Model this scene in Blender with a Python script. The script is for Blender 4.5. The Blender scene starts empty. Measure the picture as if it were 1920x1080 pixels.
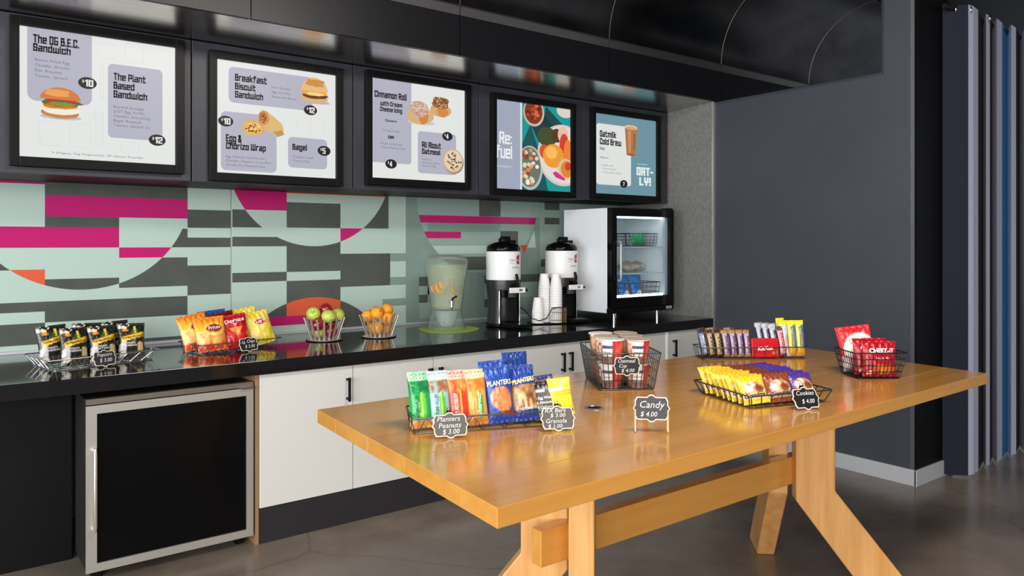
import bpy, bmesh, math, random
from mathutils import Matrix, Vector

# ------------------------------------------------------------------ camera, world, lights, exposure
scene = bpy.context.scene
COL = scene.collection
YAW = math.atan2(.604, .797)
cam_data = bpy.data.cameras.new('camera')
cam_data.sensor_width = 36.0
cam_data.lens = 36.0 * 1419.0 / 1920.0
cam_data.shift_y = -85.0 / 1920.0
cam_data.clip_start = 0.05
cam = bpy.data.objects.new('camera', cam_data)
cam.location = (0, 0, 1.49)
cam.rotation_euler = (math.pi / 2, 0, -YAW)
COL.objects.link(cam)
scene.camera = cam

world = bpy.data.worlds.new('world')
scene.world = world
world.use_nodes = True
world.node_tree.nodes['Background'].inputs[0].default_value = (.80, .88, 1.0, 1)
world.node_tree.nodes['Background'].inputs[1].default_value = .30

def area_light(name, loc, target, sx, sy, power, color):
    d = bpy.data.lights.new(name, 'AREA')
    d.shape = 'RECTANGLE'; d.size = sx; d.size_y = sy; d.energy = power; d.color = color
    o = bpy.data.objects.new(name, d)
    o.location = loc
    o.rotation_euler = (Vector(target) - Vector(loc)).to_track_quat('-Z', 'Y').to_euler()
    COL.objects.link(o)
    return o
area_light('daylight_window_side', (-3.6, 1.2, 1.7), (2.5, 2.4, 1.0), 3.6, 2.6, 250, (.93, .97, 1.0))
area_light('daylight_window_rear', (-3.2, -3.6, 1.9), (2.2, 3.4, .9), 4.6, 2.4, 430, (1.0, .97, .93))
area_light('ceiling_fill_light', (1.9, .6, 3.3), (2.3, 2.6, .9), 1.6, .5, 70, (1.0, .93, .84))  # unseen fill light added overhead to brighten the table

vs = scene.view_settings
vs.view_transform = 'Standard'
vs.look = 'None'
vs.exposure = 0.0
vs.gamma = 1.0
vs.use_curve_mapping = False

# ------------------------------------------------------------------ helpers
def lin(c):
    return tuple((x / 12.92 if x <= .04045 else ((x + .055) / 1.055) ** 2.4) for x in (v / 255.0 for v in c))

MATS = {}
def mat(name, rgb=(128, 128, 128), rough=.5, metal=0.0, coat=0.0, spec=.5, trans=0.0, ior=1.45, emit=0.0, alpha=1.0):
    if name in MATS: return MATS[name]
    m = bpy.data.materials.new(name); m.use_nodes = True
    b = m.node_tree.nodes['Principled BSDF']
    c = lin(rgb) + (1,)
    b.inputs['Base Color'].default_value = c
    b.inputs['Roughness'].default_value = rough
    b.inputs['Metallic'].default_value = metal
    b.inputs['Coat Weight'].default_value = coat
    b.inputs['Coat Roughness'].default_value = .06
    b.inputs['Specular IOR Level'].default_value = spec
    b.inputs['Transmission Weight'].default_value = trans
    b.inputs['IOR'].default_value = ior
    b.inputs['Alpha'].default_value = alpha
    if emit:
        b.inputs['Emission Color'].default_value = c
        b.inputs['Emission Strength'].default_value = emit
    MATS[name] = m
    return m

def noise_mat(name, c1, c2, scale=(1, 1, 1), nscale=4.0, rough=(.4, .4), detail=6.0, coat=0.0, metal=0.0, bump=0.0, rand=0.0, spec=.5, contrast=(.35, .65)):
    """two-tone procedural surface: stretched noise in object space mixes two colours"""
    if name in MATS: return MATS[name]
    m = bpy.data.materials.new(name); m.use_nodes = True
    nt = m.node_tree; N = nt.nodes; L = nt.links
    b = N['Principled BSDF']
    tc = N.new('ShaderNodeTexCoord'); mp = N.new('ShaderNodeMapping'); no = N.new('ShaderNodeTexNoise')
    mp.inputs['Scale'].default_value = scale
    no.inputs['Scale'].default_value = nscale; no.inputs['Detail'].default_value = detail
    no.inputs['Roughness'].default_value = .6
    L.new(tc.outputs['Object'], mp.inputs['Vector']); L.new(mp.outputs['Vector'], no.inputs['Vector'])
    rp = N.new('ShaderNodeValToRGB')
    rp.color_ramp.elements[0].position = contrast[0]; rp.color_ramp.elements[1].position = contrast[1]
    rp.color_ramp.elements[0].color = lin(c1) + (1,); rp.color_ramp.elements[1].color = lin(c2) + (1,)
    L.new(no.outputs['Fac'], rp.inputs['Fac'])
    col = rp.outputs['Color']
    if rand:
        oi = N.new('ShaderNodeObjectInfo'); hs = N.new('ShaderNodeHueSaturation'); mr = N.new('ShaderNodeMapRange')
        mr.inputs['To Min'].default_value = 1 - rand; mr.inputs['To Max'].default_value = 1 + rand
        L.new(oi.outputs['Random'], mr.inputs['Value']); L.new(mr.outputs['Result'], hs.inputs['Value'])
        L.new(col, hs.inputs['Color']); col = hs.outputs['Color']
    L.new(col, b.inputs['Base Color'])
    rr = N.new('ShaderNodeMapRange')
    rr.inputs['To Min'].default_value = rough[0]; rr.inputs['To Max'].default_value = rough[1]
    L.new(no.outputs['Fac'], rr.inputs['Value']); L.new(rr.outputs['Result'], b.inputs['Roughness'])
    b.inputs['Coat Weight'].default_value = coat; b.inputs['Coat Roughness'].default_value = .1
    b.inputs['Metallic'].default_value = metal
    b.inputs['Specular IOR Level'].default_value = spec
    if bump:
        bp = N.new('ShaderNodeBump'); bp.inputs['Strength'].default_value = bump; bp.inputs['Distance'].default_value = .002
        L.new(no.outputs['Fac'], bp.inputs['Height']); L.new(bp.outputs['Normal'], b.inputs['Normal'])
    MATS[name] = m
    return m

def attr_mat(name, rough=.28, spec=.5, coat=0.0, crinkle=0.0):
    """printed packaging: colour from the mesh's own print attribute"""
    if name in MATS: return MATS[name]
    m = bpy.data.materials.new(name); m.use_nodes = True
    nt = m.node_tree; b = nt.nodes['Principled BSDF']
    a = nt.nodes.new('ShaderNodeAttribute'); a.attribute_name = 'Col'
    nt.links.new(a.outputs['Color'], b.inputs['Base Color'])
    b.inputs['Roughness'].default_value = rough
    b.inputs['Specular IOR Level'].default_value = spec
    b.inputs['Coat Weight'].default_value = coat
    if crinkle:
        N = nt.nodes; L = nt.links
        tc = N.new('ShaderNodeTexCoord'); no = N.new('ShaderNodeTexNoise'); bp = N.new('ShaderNodeBump')
        no.inputs['Scale'].default_value = 55; no.inputs['Detail'].default_value = 2.5; no.inputs['Distortion'].default_value = .8
        bp.inputs['Strength'].default_value = crinkle; bp.inputs['Distance'].default_value = .004
        L.new(tc.outputs['Object'], no.inputs['Vector']); L.new(no.outputs['Fac'], bp.inputs['Height']); L.new(bp.outputs['Normal'], b.inputs['Normal'])
    MATS[name] = m
    return m

def glow(rgb, s=1.0):
    """one lit colour of a display screen"""
    n = 'screen_%02x%02x%02x' % tuple(rgb)
    if n in MATS: return MATS[n]
    m = bpy.data.materials.new(n); m.use_nodes = True
    b = m.node_tree.nodes['Principled BSDF']
    b.inputs['Base Color'].default_value = (.01, .01, .01, 1)
    b.inputs['Roughness'].default_value = .3
    b.inputs['Specular IOR Level'].default_value = .15
    b.inputs['Emission Color'].default_value = lin(rgb) + (1,)
    b.inputs['Emission Strength'].default_value = s
    MATS[n] = m
    return m

def ink(rgb, rough=.35):
    return mat('ink_%02x%02x%02x_%d' % (*rgb, int(rough * 100)), rgb, rough)

def tag(o, label=None, cat=None, group=None, kind=None):
    if label: o['label'] = label
    if cat: o['category'] = cat
    if group: o['group'] = group
    if kind: o['kind'] = kind
    return o

def thing(name, label, cat, loc=(0, 0, 0), rz=0.0, group=None):
    o = bpy.data.objects.new(name, None)
    o.empty_display_size = .05
    o.location = loc; o.rotation_euler = (0, 0, rz)
    COL.objects.link(o)
    return tag(o, label, cat, group)

def link(name, me, parent=None, loc=None, rot=None):
    o = bpy.data.objects.new(name, me)
    COL.objects.link(o)
    if parent is not None: o.parent = parent
    if loc is not None: o.location = loc
    if rot is not None: o.rotation_euler = rot
    return o

def copy_tree(o, parent=None):
    c = o.copy(); COL.objects.link(c); c.parent = parent
    for ch in o.children: copy_tree(ch, c)
    return c

class MB:
    """collects shapes; build() links them as ONE mesh object"""
    def __init__(s): s.v = []; s.f = []; s.m = []; s.M = Matrix.Identity(4)
    def add(s, vs, fs, mi=0):
        n = len(s.v)
        s.v += [tuple(s.M @ Vector(p)) for p in vs]
        s.f += [tuple(i + n for i in f) for f in fs]; s.m += [mi] * len(fs)
        return s
    def box(s, x0, x1, y0, y1, z0, z1, mi=0):
        return s.add([(x0, y0, z0), (x1, y0, z0), (x1, y1, z0), (x0, y1, z0), (x0, y0, z1), (x1, y0, z1), (x1, y1, z1), (x0, y1, z1)],
                     [(0, 3, 2, 1), (4, 5, 6, 7), (0, 1, 5, 4), (1, 2, 6, 5), (2, 3, 7, 6), (3, 0, 4, 7)], mi)
    def prism(s, poly, z0, z1, mi=0, axis='Z'):
        """extrude a polygon (CCW); axis Y: polygon in x,z extruded from y=z0 to y=z1; axis X: polygon in y,z"""
        n = len(poly)
        def P(p, t): return (p[0], p[1], t) if axis == 'Z' else ((p[0], t, p[1]) if axis == 'Y' else (t, p[0], p[1]))
        vs = [P(p, z0) for p in poly] + [P(p, z1) for p in poly]
        fs = [tuple(range(n - 1, -1, -1)), tuple(range(n, 2 * n))] + [(i, (i + 1) % n, n + (i + 1) % n, n + i) for i in range(n)]
        return s.add(vs, fs, mi)
    def tube(s, pts, r, n=6, closed=False, mi=0):
        pts = [Vector(p) for p in pts]; k = len(pts); vs = []
        up = None
        for i, p in enumerate(pts):
            a = pts[(i - 1) % k] if (closed or i > 0) else p
            b = pts[(i + 1) % k] if (closed or i < k - 1) else p
            t = (b - a); t = t.normalized() if t.length > 1e-9 else Vector((0, 0, 1))
            if up is None or abs(up.dot(t)) > .98:
                up = Vector((0, 0, 1)) if abs(t.z) < .9 else Vector((1, 0, 0))
            x = t.cross(up).normalized(); y = x.cross(t).normalized(); up = y
            rr = r[i] if isinstance(r, (list, tuple)) else r
            vs += [tuple(p + x * math.cos(2 * math.pi * j / n) * rr + y * math.sin(2 * math.pi * j / n) * rr) for j in range(n)]
        fs = []
        for i in range(k if closed else k - 1):
            for j in range(n):
                a0 = i * n; b0 = ((i + 1) % k) * n
                fs.append((a0 + j, a0 + (j + 1) % n, b0 + (j + 1) % n, b0 + j))
        if not closed:
            fs.append(tuple(range(n - 1, -1, -1))); fs.append(tuple((k - 1) * n + j for j in range(n)))
        return s.add(vs, fs, mi)
    def lathe(s, prof, n=32, mi=0, a0=0.0, a1=2 * math.pi, cap=True):
        """prof: list of (r, z[, mi]); full turn unless a0..a1 given"""
        full = abs(a1 - a0 - 2 * math.pi) < 1e-6
        cols = n if full else n + 1
        vs = []
        for q in prof:
            for j in range(cols):
                a = a0 + (a1 - a0) * j / n
                vs.append((q[0] * math.cos(a), q[0] * math.sin(a), q[1]))
        base = len(s.v)
        for i in range(len(prof) - 1):
            m2 = prof[i][2] if len(prof[i]) > 2 else mi
            fs = []
            for j in range(n):
                j2 = (j + 1) % cols
                fs.append((i * cols + j, i * cols + j2, (i + 1) * cols + j2, (i + 1) * cols + j))
            s.f += [tuple(k + base for k in f) for f in fs]; s.m += [m2] * n
        s.v += [tuple(s.M @ Vector(p)) for p in vs]
        if cap and full:
            for i, rev in ((0, True), (len(prof) - 1, False)):
                if prof[i][0] > 1e-5:
                    f = [base + i * cols + j for j in range(cols)]
                    s.f.append(tuple(reversed(f)) if rev else tuple(f))
                    s.m.append(prof[min(i, len(prof) - 2)][2] if len(prof[0]) > 2 else mi)
        return s
    def mesh(s, name, mats, smooth=None, recalc=True):
        me = bpy.data.meshes.new(name)
        me.from_pydata(s.v, [], s.f)
        if not isinstance(mats, (list, tuple)): mats = [mats]
        for m in mats: me.materials.append(m)
        me.polygons.foreach_set('material_index', s.m)
        if recalc:
            bm = bmesh.new(); bm.from_mesh(me)
            bmesh.ops.remove_doubles(bm, verts=bm.verts, dist=1e-6)
            bmesh.ops.recalc_face_normals(bm, faces=bm.faces); bm.to_mesh(me); bm.free()
        if smooth is not None:
            me.shade_smooth(); me.set_sharp_from_angle(angle=math.radians(smooth))
        me.update()
        return me
    def build(s, name, mats, parent=None, smooth=None, bevel=0.0, loc=None, rot=None, recalc=True):
        o = link(name, s.mesh(name, mats, smooth, recalc), parent, loc, rot)
        if bevel:
            b = o.modifiers.new('bevel', 'BEVEL'); b.width = bevel; b.segments = 2; b.limit_method = 'ANGLE'
        return o

def bx(name, m, parent, x0, x1, y0, y1, z0, z1, bevel=0.0):
    return MB().box(x0, x1, y0, y1, z0, z1).build(name, m, parent, bevel=bevel)

def struct(name, o):
    o['kind'] = 'structure'
    return o

# text: the built-in font, turned into flat triangles once per string
TXT = {}
def text_geo(st, bold=0.0, res=2):
    k = (st, bold, res)
    if k in TXT: return TXT[k]
    cu = bpy.data.curves.new('t', 'FONT'); cu.body = st; cu.size = 1.0; cu.offset = bold
    cu.resolution_u = res; cu.fill_mode = 'FRONT' if hasattr(cu, 'fill_mode') else 'FRONT'
    o = bpy.data.objects.new('t', cu)
    me = bpy.data.meshes.new_from_object(o)
    vs = [(v.co.x, v.co.y) for v in me.vertices]; fs = [tuple(p.vertices) for p in me.polygons]
    bpy.data.objects.remove(o); bpy.data.curves.remove(cu); bpy.data.meshes.remove(me)
    if vs:
        x0 = min(v[0] for v in vs); x1 = max(v[0] for v in vs)
        vs = [(v[0] - x0, v[1]) for v in vs]; w = x1 - x0
    else: w = 1.0
    TXT[k] = (vs, fs, w)
    return TXT[k]

def circle_poly(cx, cy, rx, ry=None, n=40, a0=0.0, a1=2 * math.pi):
    ry = rx if ry is None else ry
    full = abs(a1 - a0 - 2 * math.pi) < 1e-6
    return [(cx + rx * math.cos(a0 + (a1 - a0) * i / (n if full else n - 1)), cy + ry * math.sin(a0 + (a1 - a0) * i / (n if full else n - 1))) for i in range(n)]

def rect_poly(x0, y0, x1, y1): return [(x0, y0), (x1, y0), (x1, y1), (x0, y1)]

def rrect_poly(x0, y0, x1, y1, r, n=6):
    out = []
    for cx, cy, a in ((x1 - r, y0 + r, -math.pi / 2), (x1 - r, y1 - r, 0), (x0 + r, y1 - r, math.pi / 2), (x0 + r, y0 + r, math.pi)):
        out += [(cx + r * math.cos(a + math.pi / 2 * i / n), cy + r * math.sin(a + math.pi / 2 * i / n)) for i in range(n + 1)]
    return out

def clip(subject, clipper):
    """Sutherland-Hodgman: part of a polygon inside a convex CCW polygon"""
    out = subject
    for i in range(len(clipper)):
        a = clipper[i]; b = clipper[(i + 1) % len(clipper)]
        inp = out; out = []
        if not inp: break
        def side(p): return (b[0] - a[0]) * (p[1] - a[1]) - (b[1] - a[1]) * (p[0] - a[0])
        for j in range(len(inp)):
            p = inp[j]; q = inp[(j + 1) % len(inp)]
            sp, sq = side(p), side(q)
            if sp >= 0: out.append(p)
            if (sp >= 0) != (sq >= 0):
                t = sp / (sp - sq); out.append((p[0] + t * (q[0] - p[0]), p[1] + t * (q[1] - p[1])))
    return out

_C, _X, _D = 4.6, 3.3, -1.5
GLYPH = {
    'T': (2, [[(0, _C), (2, _C)], [(1, 0), (1, _C)]]), 'h': (2, [[(0, 0), (0, _C)], [(0, _X), (2, _X), (2, 0)]]), 'e': (2, [[(2, 0), (0, 0), (0, _X), (2, _X), (2, _X / 2), (0, _X / 2)]]),
    'O': (2, [[(0, 0), (2, 0), (2, _C), (0, _C), (0, 0)]]), 'G': (2, [[(2, _C), (0, _C), (0, 0), (2, 0), (2, 2.2), (1.2, 2.2)]]), 'B': (2, [[(0, 0), (0, _C), (1.7, _C), (1.7, 2.4), (0, 2.4)], [(1.7, 2.4), (2, 2.2), (2, 0), (0, 0)]]),
    '.': (0, [[(0, 0), (0, .05)]]), 'E': (1.7, [[(1.7, _C), (0, _C), (0, 0), (1.7, 0)], [(0, 2.3), (1.5, 2.3)]]), 'C': (2, [[(2, 3.5), (2, _C), (0, _C), (0, 0), (2, 0), (2, 1.1)]]),
    'S': (2, [[(2, 3.7), (2, _C), (0, _C), (0, 2.3), (2, 2.3), (2, 0), (0, 0), (0, .9)]]), 'a': (2, [[(.2, _X), (2, _X), (2, 0), (0, 0), (0, 1.7), (2, 1.7)]]), 'n': (2, [[(0, 0), (0, _X), (2, _X), (2, 0)]]),
    'd': (2, [[(2, _C), (2, 0), (0, 0), (0, _X), (2, _X)]]), 'w': (3.4, [[(0, _X), (0, 0), (3.4, 0), (3.4, _X)], [(1.7, 0), (1.7, _X)]]), 'i': (0, [[(0, 0), (0, _X)], [(0, _C), (0, _C + .05)]]), 'c': (2, [[(2, 2.5), (2, _X), (0, _X), (0, 0), (2, 0), (2, .8)]]),
    'P': (2, [[(0, 0), (0, _C), (2, _C), (2, 2), (0, 2)]]), 'l': (.2, [[(0, _C), (0, 0), (.2, 0)]]), 't': (1.7, [[(.4, _C), (.4, 0), (1.7, 0)], [(0, _X), (1.6, _X)]]), 's': (2, [[(2, _X), (0, _X), (0, 1.65), (2, 1.65), (2, 0), (0, 0)]]),
    'r': (1.5, [[(0, 0), (0, _X), (1.5, _X)]]), 'k': (1.9, [[(0, 0), (0, _C)], [(1.9, _X), (.3, 1.7), (1.9, 0)]]), 'f': (1.6, [[(1.6, _C), (.4, _C), (.4, 0)], [(0, _X), (1.5, _X)]]), 'u': (2, [[(0, _X), (0, 0), (2, 0), (2, _X)]]),
    'o': (2, [[(0, 0), (2, 0), (2, _X), (0, _X), (0, 0)]]), 'g': (2, [[(2, 0), (0, 0), (0, _X), (2, _X), (2, _D), (0, _D)]]), '&': (2.1, [[(2.1, 0), (.2, 3.6), (.2, _C), (1.5, _C), (1.5, 3.5), (0, 1.5), (0, 0), (1.2, 0), (2.1, 1.7)]]),
    'z': (2, [[(0, _X), (2, _X), (0, 0), (2, 0)]]), 'W': (3.4, [[(0, _C), (0, 0), (3.4, 0), (3.4, _C)], [(1.7, 0), (1.7, _C)]]), 'p': (2, [[(0, _D), (0, _X), (2, _X), (2, 0), (0, 0)]]), 'A': (2, [[(0, 0), (0, _C), (2, _C), (2, 0)], [(0, 2), (2, 2)]]),
    'b': (2, [[(0, _C), (0, 0), (2, 0), (2, _X), (0, _X)]]), 'R': (2, [[(0, 0), (0, _C), (1.9, _C), (1.9, 2.2), (0, 2.2)], [(1.1, 2.2), (2, 0)]]), 'm': (3.4, [[(0, 0), (0, _X), (3.4, _X), (3.4, 0)], [(1.7, _X), (1.7, 0)]]), 'y': (2, [[(0, _X), (0, 0), (2, 0)], [(2, _X), (2, _D), (0, _D)]]),
    'L': (1.7, [[(0, _C), (0, 0), (1.7, 0)]]), 'I': (0, [[(0, 0), (0, _C)]]), ':': (0, [[(0, .2), (0, .25)], [(0, 2.8), (0, 2.85)]]), '!': (0, [[(0, 1.8), (0, _C)], [(0, 0), (0, .05)]]), '-': (1, [[(0, 2), (1, 2)]]), 'Y': (2, [[(0, _C), (0, 2), (2, 2), (2, _C)], [(1, 2), (1, 0)]]),
    '0': (1.7, [[(0, 0), (1.7, 0), (1.7, _C), (0, _C), (0, 0)]]), '1': (.7, [[(0, 3.9), (.7, _C), (.7, 0)]]), '2': (1.8, [[(0, 3.6), (0, _C), (1.8, _C), (1.8, 2.4), (0, 1.4), (0, 0), (1.8, 0)]]), '4': (1.9, [[(1.4, 0), (1.4, _C), (0, 1.4), (1.9, 1.4)]]), '5': (1.8, [[(1.8, _C), (0, _C), (0, 2.5), (1.8, 2.5), (1.8, 0), (0, 0)]]),
    '7': (1.8, [[(0, _C), (1.8, _C), (.6, 0)]]), '6': (1.8, [[(1.8, _C), (0, _C), (0, 0), (1.8, 0), (1.8, 2.3), (0, 2.3)]]),
}
class Flat:
    """flat print: coloured outlines and lettering in an x,z plane facing -Y, each layer a hair in front of the last"""
    def __init__(s): s.v = []; s.f = []; s.m = []; s.mats = []
    def mi(s, m):
        if m not in s.mats: s.mats.append(m)
        return s.mats.index(m)
    def poly(s, pts, m, layer=0):
        if len(pts) < 3: return s
        n = len(s.v); s.v += [(p[0], p[1], layer) for p in pts]; s.f.append(tuple(range(n, n + len(pts)))); s.m.append(s.mi(m)); return s
    def rect(s, x0, y0, x1, y1, m, layer=0): return s.poly(rect_poly(x0, y0, x1, y1), m, layer)
    def rrect(s, x0, y0, x1, y1, r, m, layer=0): return s.poly(rrect_poly(x0, y0, x1, y1, r), m, layer)
    def ell(s, cx, cy, rx, ry, m, layer=0, n=28): return s.poly(circle_poly(cx, cy, rx, ry, n), m, layer)
    def line(s, pts, w, m, layer=0):
        for (x0, y0), (x1, y1) in zip(pts[:-1], pts[1:]):
            dx, dy = x1 - x0, y1 - y0; l = math.hypot(dx, dy) or 1
            nx, ny = -dy / l * w / 2, dx / l * w / 2
            s.poly([(x0 - nx, y0 - ny), (x1 - nx, y1 - ny), (x1 + nx, y1 + ny), (x0 + nx, y0 + ny)], m, layer)
        return s
    def text(s, st, x, y, h, m, layer=1, w=None, bold=0.0, shear=0.0, align='L', rot=0.0):
        vs, fs, tw = text_geo(st, bold)
        k = h / .7
        sx = (w / tw) if w else k
        off = {'L': 0, 'C': -tw * sx / 2, 'R': -tw * sx}[align]
        c, sn = math.cos(rot), math.sin(rot)
        n = len(s.v); i = s.mi(m)
        for (a, b) in vs:
            px = off + a * sx + shear * b * k; py = b * k
            s.v.append((x + px * c - py * sn, y + px * sn + py * c, layer))
        for f in fs: s.f.append(tuple(q + n for q in f)); s.m.append(i)
        return s
    def block(s, st, x, y, h, w, m, layer=1, th=.98):
        """condensed block headline built from thick strokes; h cap height, w total width"""
        adv = 0.0; out = []
        for ch in st:
            if ch == ' ': adv += 1.5; continue
            wd, lines = GLYPH[ch]
            out.append((adv, lines)); adv += wd + th + .30
        tot = adv - .30; sx = w / tot; sy = h / (4.6 + th); i = s.mi(m)
        for ox, lines in out:
            for ln in lines:
                for (ax, ay), (bx_, by) in zip(ln[:-1], ln[1:]):
                    dx, dy = bx_ - ax, by - ay; l = math.hypot(dx, dy) or 1
                    ux, uy = dx / l * th * .5, dy / l * th * .5
                    q = [(ax - ux + uy, ay - uy - ux), (bx_ + ux + uy, by + uy - ux), (bx_ + ux - uy, by + uy + ux), (ax - ux - uy, ay - uy + ux)]
                    n = len(s.v)
                    s.v += [(x + (ox + th / 2 + p[0]) * sx, y + (p[1] + th / 2) * sy, layer) for p in q]
                    s.f.append((n, n + 1, n + 2, n + 3)); s.m.append(i)
        return s
    def build(s, name, parent=None, eps=.0004, mapf=None, loc=None, rot=None):
        me = bpy.data.meshes.new(name)
        if mapf is None: co = [(p[0], -p[2] * eps, p[1]) for p in s.v]
        else: co = [mapf(p[0], p[1], p[2]) for p in s.v]
        me.from_pydata(co, [], s.f)
        for m in s.mats: me.materials.append(m)
        me.polygons.foreach_set('material_index', s.m)
        me.update()
        return link(name, me, parent, loc, rot)

def hash2(i, j, seed=0):
    n = (i * 374761393 + j * 668265263 + seed * 144665) & 0xffffffff
    n = ((n ^ (n >> 13)) * 1274126177) & 0xffffffff
    return ((n ^ (n >> 16)) & 0xffff) / 65535.0
def vnoise(x, y, seed=0):
    i, j = math.floor(x), math.floor(y); fx, fy = x - i, y - j
    fx = fx * fx * (3 - 2 * fx); fy = fy * fy * (3 - 2 * fy)
    a = hash2(i, j, seed); b = hash2(i + 1, j, seed); c = hash2(i, j + 1, seed); d = hash2(i + 1, j + 1, seed)
    return (a + (b - a) * fx) * (1 - fy) + (c + (d - c) * fx) * fy
def mixc(a, b, t):
    t = max(0.0, min(1.0, t)); return tuple(a[i] + (b[i] - a[i]) * t for i in range(3))
def ordinal(i): return ['first', 'second', 'third', 'fourth', 'fifth', 'sixth', 'seventh', 'eighth', 'ninth', 'tenth', 'eleventh', 'twelfth', 'thirteenth', 'fourteenth', 'fifteenth', 'sixteenth'][i]
R = math.radians

# ------------------------------------------------------------------ materials
M_floor = noise_mat('polished_concrete', (104, 92, 82), (146, 132, 120), (1, 1, 1), 1.7, (.16, .34), 9.0, bump=.03, contrast=(.3, .72))
_nt = M_floor.node_tree
_b = _nt.nodes['Principled BSDF']; _base = _b.inputs['Base Color'].links[0].from_socket
_tc = _nt.nodes.new('ShaderNodeTexCoord'); _nz = _nt.nodes.new('ShaderNodeTexNoise'); _mx = _nt.nodes.new('ShaderNodeMix'); _vo = _nt.nodes.new('ShaderNodeTexVoronoi'); _lt = _nt.nodes.new('ShaderNodeMapRange'); _mc = _nt.nodes.new('ShaderNodeMix')
_nz.inputs['Scale'].default_value = 5; _mx.data_type = 'VECTOR'; _mx.inputs['Factor'].default_value = .10
_nt.links.new(_tc.outputs['Object'], _nz.inputs['Vector']); _nt.links.new(_tc.outputs['Object'], _mx.inputs[4]); _nt.links.new(_nz.outputs['Color'], _mx.inputs[5])
_vo.feature = 'DISTANCE_TO_EDGE'; _vo.inputs['Scale'].default_value = .55; _nt.links.new(_mx.outputs[1], _vo.inputs['Vector'])
_lt.inputs['From Max'].default_value = .006; _lt.inputs['To Min'].default_value = .3; _lt.inputs['To Max'].default_value = 0
_nt.links.new(_vo.outputs['Distance'], _lt.inputs['Value'])
_mc.data_type = 'RGBA'; _nt.links.new(_lt.outputs['Result'], _mc.inputs['Factor']); _nt.links.new(_base, _mc.inputs[6]); _mc.inputs[7].default_value = lin((58, 48, 42)) + (1,)
_nt.links.new(_mc.outputs[2], _b.inputs['Base Color'])
M_wood = noise_mat('oiled_oak_length', (194, 132, 56), (212, 154, 74), (.5, 7, 7), 2.2, (.14, .24), 6.0, coat=.35, rand=.06, contrast=(.25, .75))
M_woodv = noise_mat('oiled_oak_upright', (200, 142, 78), (218, 166, 102), (10, 10, .7), 2.4, (.32, .45), 8.0, rand=.05)
M_cab = mat('white_laminate', (208, 207, 202), .4, spec=.4)
M_edge = mat('cabinet_edge', (150, 112, 82), .5)
M_black = mat('black_paint', (11, 11, 12), .5, spec=.2)
M_blackgloss = mat('black_gloss', (9, 9, 10), .14, spec=.22)
M_counter = noise_mat('black_quartz', (12, 12, 13), (22, 22, 23), (1, 1, 1), 160, (.07, .10), 2.0, coat=.3)
M_kick = mat('charcoal_kick', (40, 39, 42), .55, spec=.3)
M_slate = noise_mat('slate_door', (44, 45, 54), (52, 53, 62), (1, 1, 1), 3.0, (.42, .48))
M_blueg = noise_mat('slate_blue_paint', (56, 61, 69), (62, 67, 76), (1, 1, 1), 1.2, (.55, .6))
M_conc = noise_mat('grey_fibre_panel', (100, 101, 100), (128, 129, 126), (30, 30, 6), 5.0, (.6, .75), 8.0, bump=.15)
M_alu = mat('brushed_aluminium', (196, 200, 206), .4, .2)
M_steel = mat('stainless', (206, 202, 194), .36, .7)
M_chrome = mat('chrome', (225, 225, 228), .12, 1.0)
M_soffit = noise_mat('brushed_soffit', (188, 184, 176), (206, 202, 194), (.5, 22, 22), 3.0, (.19, .27), metal=1.0)
M_vault = noise_mat('dark_metal_sheet', (72, 69, 69), (98, 94, 92), (.6, 1, 1), 3.0, (.2, .3), metal=1.0)
M_wire = mat('dark_wire', (92, 94, 98), .35, .8)
M_wireb = mat('black_wire', (38, 38, 40), .4, .5)
M_pale = mat('glass_pale_green', (178, 199, 190), .14, spec=.3)
M_dark = noise_mat('glass_dark_grey', (76, 81, 76), (88, 92, 87), (1, 1, 1), 3.0, (.14, .18), spec=.3)
M_mag = mat('glass_magenta', (186, 34, 108), .14, spec=.3)
M_org = mat('glass_orange', (214, 96, 64), .14, spec=.3)
M_red = mat('glass_red_orange', (206, 72, 44), .14, spec=.3)
M_mid = mat('glass_mid_green', (128, 149, 142), .1, spec=.4)
M_mid2 = mat('glass_mid_light', (146, 168, 160), .1, spec=.4)
M_cream = mat('cream_card', (232, 222, 200), .6)
M_slateboard = mat('chalkboard', (30, 30, 31), .42)
M_chalk = mat('chalk', (226, 226, 230), .8)
M_white = mat('white_plastic', (236, 237, 238), .35)
M_foil = attr_mat('printed_foil', .24, crinkle=.55)
M_paper = attr_mat('printed_paper', .5)
M_glass = mat('clear_glass', (250, 252, 252), .02, trans=1.0, ior=1.45)

# ------------------------------------------------------------------ the setting
struct('floor', bx('floor', M_floor, None, -5, 9.5, -6, 6, -.06, 0))

# back wall with glass panels that carry a printed pattern
wb = struct('wall_back', bx('wall_back', mat('wall_pale', (196, 206, 200), .5), None, -1.2, 4.80, 4.709, 4.85, 0, 3.5))
A = circle_poly(.63, 1.787, .553, n=96); B = circle_poly(1.95, 2.022, .555, n=96)
C = circle_poly(1.95, .580, .555, n=96); D = circle_poly(3.266, 1.82, .555, n=96)
RP = rect_poly
def panel(x0, x1, base, shapes):
    g = MB().box(x0, x1, 4.700, 4.707, .905, 1.90).build('glass_panel', base, wb, bevel=.001)
    fl = Flat()
    lim = RP(x0 + .001, .912, x1 - .001, 1.898)
    for layer, m, poly, inside in shapes:
        q = clip(poly, lim)
        if inside is not None: q = clip(q, inside)
        fl.poly(q, m, layer)
    if shapes: fl.build('printed_pattern', g, eps=.0003, loc=(0, 4.6996, 0))
panel(-1.02, .194, M_pale, [(1, M_mag, RP(-.3, 1.463, .2, 1.574), None), (1, M_mag, RP(-.2, 1.80, .2, 1.855), None), (1, M_dark, RP(-1.1, 1.125, .2, 1.177), None), (1, M_dark, RP(-1.1, 1.30, -.4, 1.46), None), (1, M_dark, RP(-.6, .953, .2, 1.065), None)])
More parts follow.
